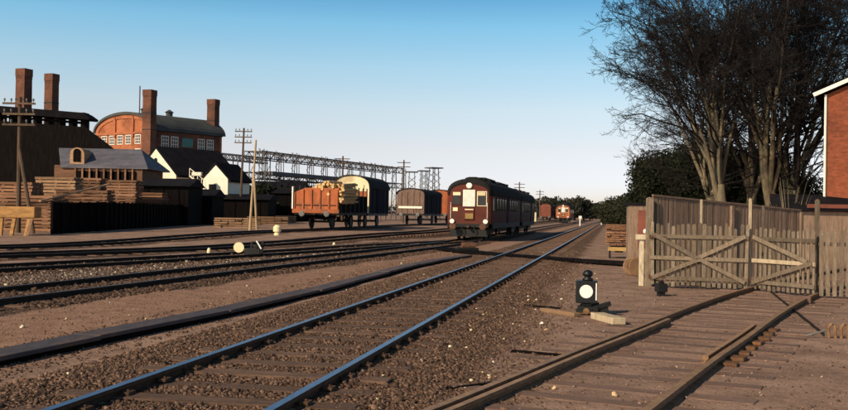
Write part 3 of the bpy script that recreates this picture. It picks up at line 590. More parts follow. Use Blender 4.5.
# dry weeds against the gate
# white stub post with cross board
p = G(641, 286); k_ = p.y/F; t = thing('white_post', 'white painted stub post with a short crossboard left of the gate', 'post', p, 0)
MB().box((0, 0, 25*k_), (.10, .10, 50*k_), ).build('post_shaft', 'creamwood', t, bevel=.01)
MB().box((.03, -.08, 49*k_), (.37, .03, .12))  .build('cross_board', 'creamwood', t, bevel=.006)
mb = MB(); lathe(mb, [(.02, 0), (.06, .03), (.06, .09), (.02, .12)], (.09, 0, 52*k_), n=14); mb.build('finial', 'disc', t, smooth=True)
mb = MB(); mb.box((.15, .02, 42*k_), (.12, .1, .17)); mb.build('lamp_box', 'black', t)
# board fence behind the gate, running away to the right
fa = A(652, 215, 25.2); fb = A(800, 220, 28.6)
dv = Vector((fb.x-fa.x, fb.y-fa.y, 0)); wl = dv.length; rz = math.atan2(dv.y, dv.x)
t = thing('board_fence', 'tall brown solid board fence behind the picket gate', 'fence', (fa.x, fa.y, 0), rz)
nb = 96
for i in range(nb):
    mb = MB(); h = 2.12-.28*i/nb+random.uniform(-.012, .012); mb.box((0, 0, h/2), (wl/nb-.008, .022, h)); o = mb.build('fence_board', 'fencewood', t); o.location = ((i+.5)/nb*wl, random.uniform(-.006, .006), 0)
MB().beam((0, -.015, 2.14), (wl, -.015, 1.86), .05, .04).build('capping', 'fencewood', t)
for z in (.4, 1.5): MB().beam((0, .05, z), (wl, .05, z-.03), .06, .09).build('rail_board', 'fencewood', t)
for i in range(3): MB().box((i/2*wl, -.05, 1.0-.06*i), (.1, .07, 2.1-.12*i)).build('fence_post', 'fencewood', t)

# ------------------------------------------------------------------ things along the path left of the gate
def planks(mb, w, l, rows, cols_, th=.06, gap=.01, sp_=.03):
    for r in range(rows):
        for c in range(cols_):
            mb.box(((c+.5)/cols_*w-w/2+random.uniform(-.02, .02), random.uniform(-.1, .1), r*(th+sp_)+th/2), (w/cols_-gap, l*random.uniform(.93, 1.03), th))
p = G(619, 258.5); t = thing('handcart', 'low dark loaded handcart standing on the dirt path', 'cart', p, rad(-10))
MB().box((0, .6, .34), (.82, 1.5, .07)).build('deck', 'lumber', t, bevel=.01)
mb = MB(); planks(mb, .75, 1.4, 2, 3, .07); o = mb.build('plank_load', 'lumber', t); o.location = (0, .6, .38)
MB().box((0, -.17, .36), (.84, .03, .14)).build('end_board', 'tarp', t)
for sx in (-1, 1):
    for yy in (.1, 1.1):
        mb = MB(); lathe(mb, [(.15, -.03), (.17, -.03), (.17, .03), (.15, .03)], (sx*.34, yy, .17), 'X', 18); mb.build('wheel', 'black', t)
mb = MB(); mb.box((0, .6, .27), (.3, 1.3, .08)); mb.build('chassis', 'black', t)
labs = ['stacked brown planks beyond the handcart on the dirt path', 'second low plank stack farther along the dirt path', 'distant low plank stack beside the hedge']
for i, (px, py, w, rr) in enumerate(((617, 243.5, 1.3, 6), (618, 236, 1.9, 8), (622, 230.5, 2.6, 9))):
    p = G(px, py); t = thing('plank_stack', labs[i], 'planks', p, rad(-11), 'plank stacks along the dirt path')
    mb = MB(); planks(mb, w, 2.6, rr, 5, .08, .01, .04); mb.build('planks', 'lumber', t); MB().box((0, 1.0, -.0), (w, .15, .12)).build('bearer', 'tarred', t); 
# cable drum and red hut behind the white post
p = G(634, 276); t = thing('cable_drum', 'round wooden cable drum leaning beside the white post', 'cable drum', p, rad(15))
for yy in (-.16, .16):
    mb = MB(); lathe(mb, [(.24, yy-.02), (.24, yy+.02)], (0, 0, .25), 'Y', 22); mb.build('flange', 'lumber_pale', t)
mb = MB(); lathe(mb, [(.14, -.14), (.14, .14)], (0, 0, .25), 'Y', 16); mb.build('core', 'iron', t)
p = G(638, 268); t = thing('tool_hut', 'narrow dark wooden tool hut with a faded red door behind the white post', 'hut', (p.x+.35, p.y+1.2, 0), rad(-8))
MB().box((0, 0, .98), (.9, 1.0, 1.95)).build('hut_wall', 'fencewood', t, bevel=.01); MB().box((0, 0, 2.0), (1.05, 1.15, .07)).build('hut_roof', 'tarroof', t); MB().box((.02, -.515, 1.2), (.34, .03, 1.2)).build('door', 'redpaint', t)

# ------------------------------------------------------------------ vehicles on rails
def wheelset(t, y, m='black', r=.48, g=.74):
    mb = MB()
    for s in (-1, 1): lathe(mb, [(r+.03, s*g-s*.05), (r+.03, s*g-s*.02), (r, s*g-s*.02), (r, s*g+s*.07), (r-.07, s*g+s*.07), (r-.09, s*g+s*.04), (.1, s*g+s*.05)], (0, y, r), 'X', 24)
    mb.tube([(-g, y, r), (g, y, r)], .07, 8); return mb.build('wheelset', m, t)
def buffers(t, y, z=1.0, d=-1, m='greysteel', r=.2):
    for s in (-1, 1):
        mb = MB(); lathe(mb, [(.08, 0), (.08, d*.38), (r, d*.38), (r, d*.42), (r*.8, d*.44)], (s*.87, y, z), 'Y', 20); mb.build('buffer', m, t)
def onrail(k, y):
    x = float(xat(k, y)); x2 = float(xat(k, y+7)); return Vector((x, y, gz(x, y)+.11)), -math.atan2(x2-x, 7)
# --- orange open wagon with logs
loc, rz = onrail('four', 68)
t = thing('open_wagon', 'orange-red open goods wagon with high end boards loaded with rough timber', 'goods wagon', loc, rz)
W = 1.60; Lw = 8.4
MB().box((0, Lw/2, 1.05), (2*W-.1, Lw, .22)).build('underframe', 'black', t, bevel=.02)
e0 = 2.45; e1 = 2.78
endp = [(-W, 1.15), (W, 1.15), (W, e1), (-W*.45, e1), (-W, e0)]
mb = MB(); mb.prism(endp, 0, .09); o = mb.build('end_board', 'wagonred', t)
for x in (-1.5, -.9, -.3, .3, .9, 1.5): MB().box((x, -.04, 1.9 if x > -1 else 1.78), (.09, .08, 1.55 if x > -1 else 1.3)).build('stanchion', 'wagonred', t)
MB().box((0, -.05, 1.2), (2*W+.1, .12, .28)).build('headstock', 'wagonred', t, bevel=.01)
MB().box((0, -.05, 1.62), (2*W, .03, .07)).build('strap', 'iron', t); 
mb = MB(); mb.prism(endp, Lw-.09, Lw); mb.build('end_board', 'wagonred', t)
for s in (-1, 1):
    MB().box((s*W, Lw/2, 1.75), (.06, Lw-.2, 1.2)).build('side_board', 'tarred' if s > 0 else 'wagonred', t)  # right board gets the tar colour to paint in its shade
    for j in range(7): MB().box((s*(W+.05), .3+j*(Lw-.6)/6, 2.0), (.07, .1, 1.9)).build('stake', 'black', t)
MB().box((-W-.02, -.12, 2.1), (.09, .09, 1.5)).build('lamp_bracket', 'whitepaint', t)
for y in (1.6, Lw-1.6): wheelset(t, y)
buffers(t, 0, 1.02)
MB().box((0, -.2, 1.0), (.12, .3, .1)).build('coupling', 'black', t)
def logs(par, seedn):
    r_ = random.Random(seedn)
    for j in range(110):
        lay = j//11; x = -1.0+(j % 11)*.235+r_.uniform(-.07, .07)
        if lay > 3 and x < -.9+.16*(lay-2): continue
        z = 2.2+lay*.165; L_ = r_.uniform(2.2, 5.5); y = r_.uniform(-.1, .8) if x > .1 else r_.uniform(.15, 1.8); q = r_.uniform(.07, .12)
        if z > 3.25-.22*abs(x-.6): continue
        mb = MB(); mb.tube([(x, y, z), (x+r_.uniform(-.15, .15), y+L_, z+r_.uniform(-.1, .14))], [q, q*.85], 8); mb.build('log', 'log', par)
    for j in range(30):
        z = 1.8+r_.uniform(0, 1.25); y = r_.uniform(-.3, .5); q = r_.uniform(.06, .11); x = W+.1+r_.uniform(0, .5)*(1-abs(z-2.5))
        mb = MB(); mb.tube([(x, y, z), (x-.1, y+r_.uniform(2, 5), z+r_.uniform(-.1, .2))], [q, q*.8], 8); mb.build('log', 'log', par)
logs(t, 3)
# --- covered vans
def arch(w, z0, z1, n=14):
    return [(w*math.cos(math.pi*i/n), z0+(z1-z0)*math.sin(math.pi*i/n)**.8) for i in range(n+1)]
def van(loc, rz, label, endm, sidem, W=1.42, Lw=8, zb=1.1, ze=3.1, zt=3.95, roofm='roofgrey', vent=True):
    t = thing('covered_van', label, 'goods van', loc, rz)
    body = [(-W, zb), (W, zb)]+arch(W, ze, zt-.06)
    mb = MB(); mb.prism(body, 0, .08); mb.build('end_wall', endm, t)
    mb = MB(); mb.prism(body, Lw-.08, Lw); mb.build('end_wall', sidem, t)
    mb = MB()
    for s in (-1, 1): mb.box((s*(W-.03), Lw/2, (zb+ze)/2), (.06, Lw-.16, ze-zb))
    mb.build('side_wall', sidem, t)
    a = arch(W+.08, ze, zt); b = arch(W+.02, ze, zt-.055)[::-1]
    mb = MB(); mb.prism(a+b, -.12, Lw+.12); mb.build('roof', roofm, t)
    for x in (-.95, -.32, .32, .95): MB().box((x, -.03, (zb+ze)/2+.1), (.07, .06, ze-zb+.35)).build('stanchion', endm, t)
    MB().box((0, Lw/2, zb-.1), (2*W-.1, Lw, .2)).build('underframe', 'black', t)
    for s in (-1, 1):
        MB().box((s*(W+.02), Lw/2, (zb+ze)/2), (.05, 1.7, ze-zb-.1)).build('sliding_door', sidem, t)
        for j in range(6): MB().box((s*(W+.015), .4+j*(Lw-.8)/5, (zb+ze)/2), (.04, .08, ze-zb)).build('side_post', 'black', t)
    for y in (1.7, Lw-1.7): wheelset(t, y)
    buffers(t, 0, 1.0); return t
loc, rz = onrail('four', 77.8)
van(loc, rz, 'covered van with a bright cream arched end and dark roof behind the timber wagon', 'cream', 'van_shaded', W=1.42, ze=3.05, zt=4.1)
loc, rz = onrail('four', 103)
tv = van(loc, rz, 'grey-brown covered van with a low black roof standing between cream van and railcar', 'wagongrey', 'van_shaded', W=1.45, Lw=9, ze=3.05, zt=3.75)
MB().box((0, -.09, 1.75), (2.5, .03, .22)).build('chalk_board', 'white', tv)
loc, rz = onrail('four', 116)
van(loc, rz, 'dark distant covered van behind the grey-brown van', 'wagonred', 'red_shaded', W=1.45, Lw=9)

# --- diesel railcar with trailer
def railcar(loc, rz, label, front=True, Lc=17.0, W=1.3, H=3.72, roofbump=True):
    t = thing('railcar', label, 'railcar', loc, rz)
    zb = .95; ze = 2.75
    def sec(w, zt): return [(-w, zb), (w, zb), (w+.02, 1.6)]+[(w*math.cos(math.pi*i/16), ze+(zt-ze)*math.sin(math.pi*i/16)**.75) for i in range(17)]+[(-w-.02, 1.6)]
    # body: rounded nose made of two lofted sections
    secs = [(-.02, W-.18, H-.30), (.10, W-.05, H-.14), (.35, W, H-.07), (Lc, W, H-.07)]; vs = []; fs = []
    for y, w, zt in secs: vs += [(a, y, b) for a, b in sec(w, zt)]
    n = len(sec(1, 3))
    for i in range(len(secs)-1):
        for k in range(n): a = i*n+k; b = i*n+(k+1) % n; fs.append((a, b, b+n, a+n))
    fs.append(tuple(range(n))[::-1]); fs.append(tuple(range((len(secs)-1)*n, len(secs)*n)))
    mb = MB(); mb.add(vs, fs); mb.build('body', 'carred', t)
    mb = MB()
    def rs(w, zt): return [(w*math.cos(math.pi*i/16), ze+.08+(zt-ze)*math.sin(math.pi*i/16)**.75) for i in range(17)]
    R_ = [(-.06, W-.12, H-.24), (.12, W+.01, H-.08), (.38, W+.05, H), (Lc+.02, W+.05, H)]; vs = []; fs = []
    for y, w, zt in R_: vs += [(a, y, b) for a, b in rs(w, zt)]
    for i in range(3):
        for k in range(16): a = i*17+k; fs.append((a, a+1, a+18, a+17))
    for i in range(4): vs += [(a, y, b-.10) for a, b in rs(R_[i][1]-.03, R_[i][2]-.02) for y in (R_[i][0]+.03,)]
    o4 = 4*17
    for k in range(16): fs.append((o4+k, o4+k+1, k+1, k))
    for i in range(3): fs.append((i*17, (i+1)*17, o4+(i+1)*17, o4+i*17)); fs.append((i*17+16, o4+i*17+16, o4+(i+1)*17+16, (i+1)*17+16))
    mb.add(vs, fs); mb.build('roof', 'roofgrey', t)
    if roofbump:
        mb = MB()
        for a, b, hh, ww in ((1.3, 4.2, .22, .55), (4.6, 7.6, .32, .7), (8.4, 10.5, .2, .5), (11.5, 15.5, .28, .6)):
            mb.prism([(-ww, H-.12), (ww, H-.12), (ww*.8, H+hh*.7), (ww*.4, H+hh), (-ww*.4, H+hh), (-ww*.8, H+hh*.7)], a, b)
        mb.build('roof_cooler', 'roofgrey', t)
    for y in (2.0, 5.8, 9.4, 13.6):
        mb = MB(); lathe(mb, [(.16, 0), (.16, .12), (.24, .14), (.2, .24), (.05, .28)], (.55, y, H-.1), n=14); mb.build('roof_vent', 'roofgrey', t)
    # front
    def win(x0, x1, z0, z1, m='glass', fr='cream', y=-.02, nm='window'):
        f = MB(); f.box(((x0+x1)/2, y-.02, (z0+z1)/2), (x1-x0+.1, .05, z1-z0+.1)); fo = f.build(nm, fr, t, bevel=.012)
        g = MB(); g.box(((x0+x1)/2, y-.05, (z0+z1)/2), (x1-x0, .012, z1-z0)); g.build('pane', m, fo); return fo
    if front:
        win(-.95, -.46, 2.17, 2.92, fr='carred'); win(.50, .98, 2.12, 2.95)
        for s in (-1, 1): MB().box((s*.72, -.085, 2.83), (.44, .012, .2)).build('sun_blind', 'cream', t)
        mb = MB(); mb.box((0, -.06, 2.56), (.72, .09, 1.05)); mb.build('gangway_panel', 'whitepaint', t, bevel=.03)
        mb = MB(); mb.box((0, -.06, 1.60), (.60, .08, .75)); mb.build('gangway_door', 'carred', t, bevel=.02)
        MB().box((.02, -.11, 1.45), (.46, .02, .34)).build('number_plate', 'tarp', t)
        MB().box((.02, -.11, 1.86), (.5, .02, .06)).build('yellow_bar', 'cream', t)
        MB().box((-.80, -.045, 1.86), (.28, .015, .22)).build('class_panel', 'cream', t)
        for s in (-1, 1):
            MB().tube([(s*1.06, -.06, 1.3), (s*1.06, -.06, 2.3)], .018, 6).build('handrail', 'whitepaint', t)
            mb = MB(); lathe(mb, [(.13, 0), (.14, -.06), (.14, -.12), (.11, -.13)], (s*.97, .0, 1.12), 'Y', 20); mb.build('marker_lamp', 'disc', t)
        mb = MB(); lathe(mb, [(.17, 0.1), (.19, -.02), (.17, -.12), (.14, -.14)], (.0, .0, 3.34), 'Y', 24); mb.build('headlight', 'disc', t)
        mb = MB(); mb.box((0, -.04, .86), (2.3, .16, .24)); mb.build('buffer_beam', 'black', t, bevel=.02)
        buffers(t, -.08, .80, r=.20, m='iron')
        mb = MB(); mb.box((0, .1, .42), (2.2, .12, .5)); mb.build('snow_plough', 'greysteel' if False else 'black', t, bevel=.02)
        for x in (-.35, .35): MB().tube([(x, -.12, .85), (x, -.22, .6), (x, -.12, .38)], .03, 6).build('brake_hose', 'black', t)
        MB().box((0, -.25, .8), (.14, .3, .12)).build('coupling', 'iron', t)
    # sides: windows and doors
    for s in (-1, 1):
        for k in range(9):
            y = 2.6+k*1.45
            if k == 4: MB().box((s*(W+.005), y, 1.85), (.05, .9, 1.95)).build('side_door', 'red_shaded', t)
            else:
                fo = MB().box((s*(W+.01), y, 2.25), (.03, 1.0, .85)).build('window', 'red_shaded', t); MB().box((s*(W+.03), y, 2.25), (.012, .86, .70)).build('pane', 'glass', fo)
        MB().box((s*(W+.02), .75, 2.2), (.03, .42, .75)).build('cab_window', 'cream' if s > 0 else 'glass', t)
        MB().box((s*(W+.0), Lc/2, .85), (.06, Lc-1, .35)).build('side_skirt', 'black', t)
    for yb in (2.2, Lc-2.2):
        mb = MB(); mb.box((0, yb, .55), (2.1, 2.9, .28)); 
        for s in (-1, 1): mb.beam((s*.95, yb-1.3, .48), (s*.95, yb+1.3, .48), .12, .26)
        bo = mb.build('bogie', 'black', t); wheelset(bo, yb-1.05, r=.42); wheelset(bo, yb+1.05, r=.42)
    mb = MB(); mb.box((0, Lc/2, .62), (1.9, 5.5, .5)); mb.build('engine_box', 'black', t); return t
loc, rz = onrail('two', 57.5)
rc = railcar(loc, rz, 'dark red railcar with a white centre panel and round headlight facing the camera'); rc.scale = (1, 1, .925)
loc, rz = onrail('two', 75.6)
rc = railcar(loc, rz, 'dark trailer coach coupled behind the front railcar', front=False, Lc=12.5, H=3.6, roofbump=False); rc.scale = (1, 1, .92)
p = A(563, 222, 200); loc = Vector((p.x, 200, .11)); far = railcar(loc, -.19, 'far away orange-red railcar left of the vanishing point', W=1.45, Lc=15)
for ch in far.children:
    if ch.name.startswith('body'): ch.data = ch.data.copy(); ch.data.materials[0] = M['wagonred']
p = A(545, 222, 215); loc = Vector((p.x, 215, .11)); van(loc, -.19, 'far away small red van left of the distant railcar', 'redpaint', 'red_shaded', W=1.2)
p = A(532.5, 222, 190); t = thing('crossing_hut', 'tiny far away yellowish hut just right of the train', 'hut', (p.x, 190, 0), -.19)
MB().box((0, 0, 1.4), (1.5, 2.2, 2.8)).build('hut_wall', 'cream', t); mb = MB(); mb.prism([(-.9, 2.8), (.9, 2.8), (0, 3.3)], -1.3, 1.3); mb.build('hut_roof', 'tarroof', t)
MB().box((.1, -1.115, 1.5), (.5, .03, .8)).build('window', 'glass', t)

# ------------------------------------------------------------------ lumber yard on the left
fa = Vector((-17.3, 50.5, 0)); fb = Vector((-19.2, 92, 0)); 
# tarred fence along the track, eye high
pts = [(-19.0, 51), (-18.2, 57), (-18.3, 66), (-18.9, 78), (-19.4, 92)]
t = thing('tarred_fence', 'long black tarred plank fence in front of the lumber stacks', 'fence', (0, 0, 0))
for (x0, y0), (x1, y1) in zip(pts, pts[1:]):
    a = Vector((x0, y0, gz(x0, y0))); b = Vector((x1, y1, gz(x1, y1))); n = int((b-a).length/.9)
    for k in range(n):
        q0 = a.lerp(b, k/n); q1 = a.lerp(b, (k+1)/n-.004); h = 1.62+random.uniform(-.03, .03)
        MB().beam(q0+Vector((0, 0, h/2)), q1+Vector((0, 0, h/2)), .06, h).build('fence_panel', 'tarred', t)
        MB().box(q0+Vector((.06, 0, h/2)), (.1, .1, h+.1)).build('fence_post', 'tarred', t)
# lumber stacks: each a thing
def lstack(px0, px1, Y, topy, label, m='lumber', depth=1.6, base=0):
    a = A(px0, topy, Y); b = A(px1, topy, Y); w = b.x-a.x; h = a.z-base; t = thing('lumber_stack', label, 'lumber stack', ((a.x+b.x)/2, Y, base), random.uniform(-.05, .05), 'lumber stacks behind the black fence')
    rows = max(2, int(h/.19)); 
    for r in range(rows):
        z = r*h/rows; mb = MB(); nseg = max(1, int(w/3.2))
        for k in range(3): mb.box((-w*.4+k*w*.4+random.uniform(-.1, .1), 0, z+.03), (.12, depth*1.0, .06))
        off = 0
        for c in range(5): mb.box((random.uniform(-.05, .05), (c-2)*depth/5+random.uniform(-.04, .04), z+.045+(h/rows-.055)/2), (w*random.uniform(.97, 1.0), depth/5-.02, h/rows-.055))
        mb.build('board_layer', m, t)
    return t
L_ = [(5, 38, 58, 182, 'lumber'), (40, 80, 62, 177, 'lumber_pale'), (81, 104, 66, 178, 'lumber'), (105, 140, 73, 180, 'lumber'), (141, 168, 82, 181, 'lumber'),
      (6, 60, 55, 195, 'lumber'), (61, 112, 60.5, 190, 'lumber'), (113, 166, 76, 192, 'lumber')]
lb = ['lumber stack at the left edge under the leaning pole', 'taller pale-topped lumber stack second from the left', 'narrow lumber stack between the pale stack and the long one', 'long lumber stack in front of the dark sheds', 'last lumber stack in the back row before the white house',
      'low front lumber stack at the left edge', 'low front lumber stack in the middle of the row', 'low front lumber stack at the right end of the row']
for q, l_ in zip(L_, lb): lstack(*q[:4], l_, q[4])
# slanting planks leaning on the stacks
tag(MB().beam(A(40, 201, 52.5), A(110, 184, 56), .25, .07).build('leaning_plank', 'lumber_pale'), 'long plank lying aslant across the front of the lumber stacks', 'plank')
tag(MB().beam(A(20, 206, 52.2), A(100, 193, 54.5), .25, .07).build('leaning_plank', 'lumber'), 'lower long plank lying aslant on the left lumber stacks', 'plank')
# sunlit trestle at left edge
p = G(22, 238); t = thing('loading_trestle', 'orange-brown wooden trestle on crooked legs at the left edge', 'trestle', (p.x, 49.2, 0), 0)
k_ = .0492
MB().box((0, 0, 1.28), (36*k_, .9, .55)).build('trestle_top', 'backstop', t, bevel=.03)
for x0, x1 in ((-.75, -.8), (-.12, -.28), (.62, .42)): MB().beam((x0, -.3, 1.1), (x1, -.35, 0), .16, .16).build('leg', 'backstop', t); 
MB().beam((.85, -.3, 1.5), (.5, -.4, .1), .13, .13).build('brace', 'lumber_pale', t)
# leaning A-frame pole at the left
def tpole(px, Y, topy, label, arms=3, m='pole', r=.13, brace=None, lean=0, basey=None, ins=True):
    a = A(px, topy, Y); bx = a.x-lean; z0 = gz(bx, Y); t = thing('telegraph_pole', label, 'telegraph pole', (bx, Y, z0), 0)
    H = a.z-z0; MB().tube([(0, 0, 0), (lean*.5, 0, H*.5), (lean, 0, H)], [r, r*.85, r*.68], 10).build('pole_shaft', m, t)
    for i in range(arms):
        z = H-.35-i*.55; x = lean*z/H; mb = MB(); mb.box((x, -.12, z), (1.7, .09, .1)); ao = mb.build('crossarm', m, t)
        if ins:
            mb = MB()
            for s in (-.75, -.4, .4, .75): lathe(mb, [(.02, 0), (.02, .08), (.05, .09), (.055, .18), (.03, .22)], (x+s, -.12, z+.05), n=8)
            mb.build('insulators', 'greysteel', ao)
    if brace: MB().tube([(brace, -.4, 0), (lean*.7, 0, H*.62)], r*.8, 8).build('brace', m, t)
    return t
tpole(20, 52, 97, 'dark telegraph pole with crossarms and a long leaning strut at the left edge', 3, brace=.95, lean=-.05)
tpole(244, 98, 128, 'dark telegraph pole with crossarms behind the yard', 3, lean=.25)
tpole(256, 62, 140, 'pale new timber pole with a side brace beside the orange wagon', 0, 'polepale', r=.085, brace=.5, lean=.28)
for i, (px, Y, ty) in enumerate(((519.5, 160, 182), (540, 210, 190), (505, 190, 196), (404, 130, 160), (343, 120, 156))):
    tpole(px, Y, ty, ['far thin telegraph pole just beyond the train roof', 'far thin telegraph pole above the distant red van', 'very far thin pole seen above the end of the train', 'thin mast above the grey-brown van', 'thin mast rising over the timber wagon'][i], 2, 'pole', r=.14, ins=False)

# ------------------------------------------------------------------ factories
def frame(c, a):          # local x along g (to the right seen from front), y along a (away)
    a = Vector((*a, 0)).normalized(); g = Vector((a.y, -a.x, 0)); return math.atan2(-a.x, a.y)
def window(t, c, w, h, ax='y', fr='whitepaint', nx=3, nz=3, s=-1, depth=.06, gl='glass'):
    mb = MB(); x, y, z = c
    def B(dx, dz, ww, hh):
        if ax == 'y': mb.box((x+dx, y+s*depth/2, z+dz), (ww, depth, hh))
        else: mb.box((x+s*depth/2, y+dx, z+dz), (depth, ww, hh))
    b = .10
    B(0, h/2, w+b, b); B(0, -h/2, w+b, b); B(-w/2, 0, b, h); B(w/2, 0, b, h)
    for i in range(1, nx): B(-w/2+w*i/nx, 0, .07, h)
    for i in range(1, nz): B(0, -h/2+h*i/nz, w, .07)
    o = mb.build('window', fr, t); mb = MB()
    if ax == 'y': mb.box((x, y+s*.012, z), (w, .02, h))
    else: mb.box((x+s*.012, y, z), (.02, w, h))
    mb.build('pane', gl, o); return o
A_ = Vector((.6, .8))
# brick hall with barrel roof
K = A(152, 205, 140); rz = frame(None, (.6, .8))
t = thing('brick_hall', 'orange brick factory hall with an arched gable and rounded grey roof', 'factory', (K.x, K.y, 0), rz)
Wg = 13.2; Lh = 12.6; he = 12.5; ht = 14.9
def ar(w0, w1, z0, z1, n=20): return [((w0+w1)/2+(w1-w0)/2*math.cos(math.pi*i/n), z0+(z1-z0)*math.sin(math.pi*i/n)) for i in range(n+1)]
mb = MB(); mb.prism([(-Wg, 0), (0, 0)]+ar(-Wg, 0, he, ht), 0, .4); mb.build('gable_wall', 'brick', t)
mb = MB(); mb.prism([(-Wg, 0), (0, 0)]+ar(-Wg, 0, he, ht), Lh-.4, Lh); mb.build('gable_wall', 'brick', t)
mb = MB()
mb.box((-.2, Lh/2, he/2), (.4, Lh-.8, he)); mb.box((-Wg+.2, Lh/2, he/2), (.4, Lh-.8, he)); mb.build('side_wall', 'brickdark', t)  # darker brick than the gable: dimmer light painted into the side walls
mb = MB(); mb.prism(ar(-Wg-.45, .45, he, ht+.45)+ar(-Wg-.1, .1, he, ht+.06)[::-1], -.35, Lh+.35); mb.build('roof', 'leadroof', t)
mb = MB(); mb.prism(ar(-Wg-.2, .2, he-.1, ht+.3)+ar(-Wg+.6, -.6, he-.1, ht-.5)[::-1], -.12, -.003); mb.build('arch_trim', 'brick', t)
for x in (-Wg*.66, -Wg*.34): MB().box((x, -.1, he+.7), (.45, .2, 3.0)).build('pilaster', 'brick', t)
MB().box((-Wg/2, -.09, he-.22), (Wg-.2, .18, .3)).build('string_course', 'brick', t)
for x in (-11.3, -9.4, -7.5, -5.6, -3.4, -1.7): window(t, (x, 0, he-1.15), 1.2, 1.25)
for x in (-3.4, -1.7): window(t, (x, 0, he-3.2), 1.15, 1.3)
for y in (2.0, 3.7, 8.6, 10.3): window(t, (0, y, he-1.5), 1.2, 1.6, ax='x', s=1)
MB().box((.06, 6.0, he-1.4), (.12, 2.0, 1.3)).build('copper_panel', 'verdigris', t)
MB().box((.1, Lh/2, he+.02), (.25, Lh, .22)).build('eaves_board', 'leadroof', t)
for y in (3.5, 8.0):
    mb = MB(); lathe(mb, [(.5, 0), (.5, .9), (.7, 1.0), (.1, 1.4)], (-Wg*.5, y, ht+.1), n=12); mb.build('roof_vent', 'leadroof', t)
def chimney(px0, px1, topy, Y, label, m='brickdark', base=0):
    a = A(px0, topy, Y); b = A(px1, topy, Y); w = (b.x-a.x); t = thing('chimney', label, 'chimney', ((a.x+b.x)/2, Y, base), rad(-20), 'square brick factory chimneys'); H = a.z-base
    w = w*.80; s0 = w*.56; s1 = w*.5
    mb = MB(); vs = [(-s0, -s0, 0), (s0, -s0, 0), (s0, s0, 0), (-s0, s0, 0), (-s1, -s1, H-.8), (s1, -s1, H-.8), (s1, s1, H-.8), (-s1, s1, H-.8)]
    mb.add(vs, [(0, 3, 2, 1), (4, 5, 6, 7), (0, 1, 5, 4), (1, 2, 6, 5), (2, 3, 7, 6), (3, 0, 4, 7)]); mb.build('shaft', m, t)
    mb = MB(); mb.box((0, 0, H-.4), (w*1.08, w*1.08, .8)); mb.box((0, 0, H-.95), (w*1.05, w*1.05, .12)); mb.build('cap', m, t)
    for z in (H-3.2, H-5.5): MB().box((0, 0, z), (w*1.06, w*1.06, .12)).build('iron_band', 'black', t)
    return t
chimney(144, 156, 90, 138.5, 'square brick chimney at the corner of the arched brick hall', 'brickdark')
chimney(208, 219, 99.5, 150.5, 'square brick chimney at the far right end of the arched hall', 'brickdark')
chimney(17.5, 31, 69, 104, 'leftmost square brick chimney behind the black factory roof', 'brickdark')
chimney(46, 58, 74, 110, 'sooty square chimney second from the left with a chipped top', 'brickdark')
p = A(140, 86, 150); tag(MB().tube([(p.x, p.y, 0), (p.x, p.y, p.z)], .09, 6).build('flag_pole', 'pole'), 'thin bare mast behind the arched brick gable', 'mast')
# black factory with clerestory
Yb = 100
def X(px, Y): return A(px, 205, Y).x
def Zy(px, py, Y): return A(px, py, Y).z
t = thing('black_factory', 'large black tarred factory building with a raised roof monitor', 'factory', (0, Yb, 0), 0)
x0 = -46; xr = X(85, Yb); 
prof = [(x0, 0), (X(150, Yb), 0), (X(150, Yb), Zy(150, 178, Yb)), (X(103, Yb), Zy(103, 141, Yb)), (X(84, Yb), Zy(84, 127, Yb)), (x0, Zy(5, 119, Yb))]
mb = MB(); mb.prism(prof, 0, 14, fr=lambda v: Vector((v.x-.36*v.y, v.y, v.z))); mb.build('body', 'tarred', t)
mb = MB(); zt0, zt1 = Zy(5, 104, Yb), Zy(82, 113, Yb); mb.prism([(x0, Zy(5, 111, Yb)), (X(88, Yb), Zy(88, 120, Yb)), (X(89, Yb), Zy(89, 118, Yb)), (X(82, Yb), zt1), (x0, zt0)], -.4, 2.4); mb.build('monitor_roof', 'tarroof', t)
mb = MB(); xs_ = np.linspace(-44, X(80, Yb), 9)
for x in xs_: mb.box((x, 1.0, Zy(40, 118, Yb)-.3), (.4, 1.5, 1.9))
mb.build('monitor_posts', 'tarred', t)
MB().beam((x0, .3, Zy(5, 114, Yb)), (X(84, Yb), .3, Zy(84, 123, Yb)), .15, .25).build('monitor_beam', 'tarred', t)
# low shed with slate roof and dormer
Ys = 84
t = thing('slate_shed', 'long low brown shed with a bluish slate roof and small arched dormer', 'shed', (0, Ys, 0), 0)
xa, xb_ = X(42, Ys), X(147, Ys); z1 = Zy(90, 146, Ys); z0 = Zy(90, 165.5, Ys)
mb = MB(); mb.box(((xa+xb_)/2+.2, 3.5, z0/2), (xb_-xa-1.4, 6.6, z0)); mb.build('wall', 'lumber', t)
fr = [Vector((xa+1.5, 0, z0-.1)), Vector((xb_, 0, z0-.1)), Vector((xb_-1.6, 3.6, z1)), Vector((xa, 3.6, z1)), Vector((xb_, 7.4, z0-.1)), Vector((xa+1.5, 7.4, z0-.1))]
lo = [v-Vector((0, 0, .12)) for v in fr]
mb = MB(); mb.add(fr+lo, [(0, 1, 2, 3), (3, 2, 4, 5), (1, 4, 2), (0, 3, 5), (7, 6, 9, 8), (9, 11, 10, 8), (0, 6, 7, 1), (1, 7, 10, 4), (4, 10, 11, 5), (5, 11, 6, 0)]); mb.build('roof', 'slateroof', t)
for i in range(8):
    x = xa+3.2+i*(xb_-xa-4)/8; MB().box((x, .16, z0-.9), (.75, .1, .9)).build('window', 'tarred', t)
for i in range(9): MB().box((xa+2.7+i*(xb_-xa-4)/8, .12, z0/2), (.14, .12, z0-.2)).build('wall_post', 'lumber', t)
xd = X(74, Ys); zd = Zy(74, 153, Ys)
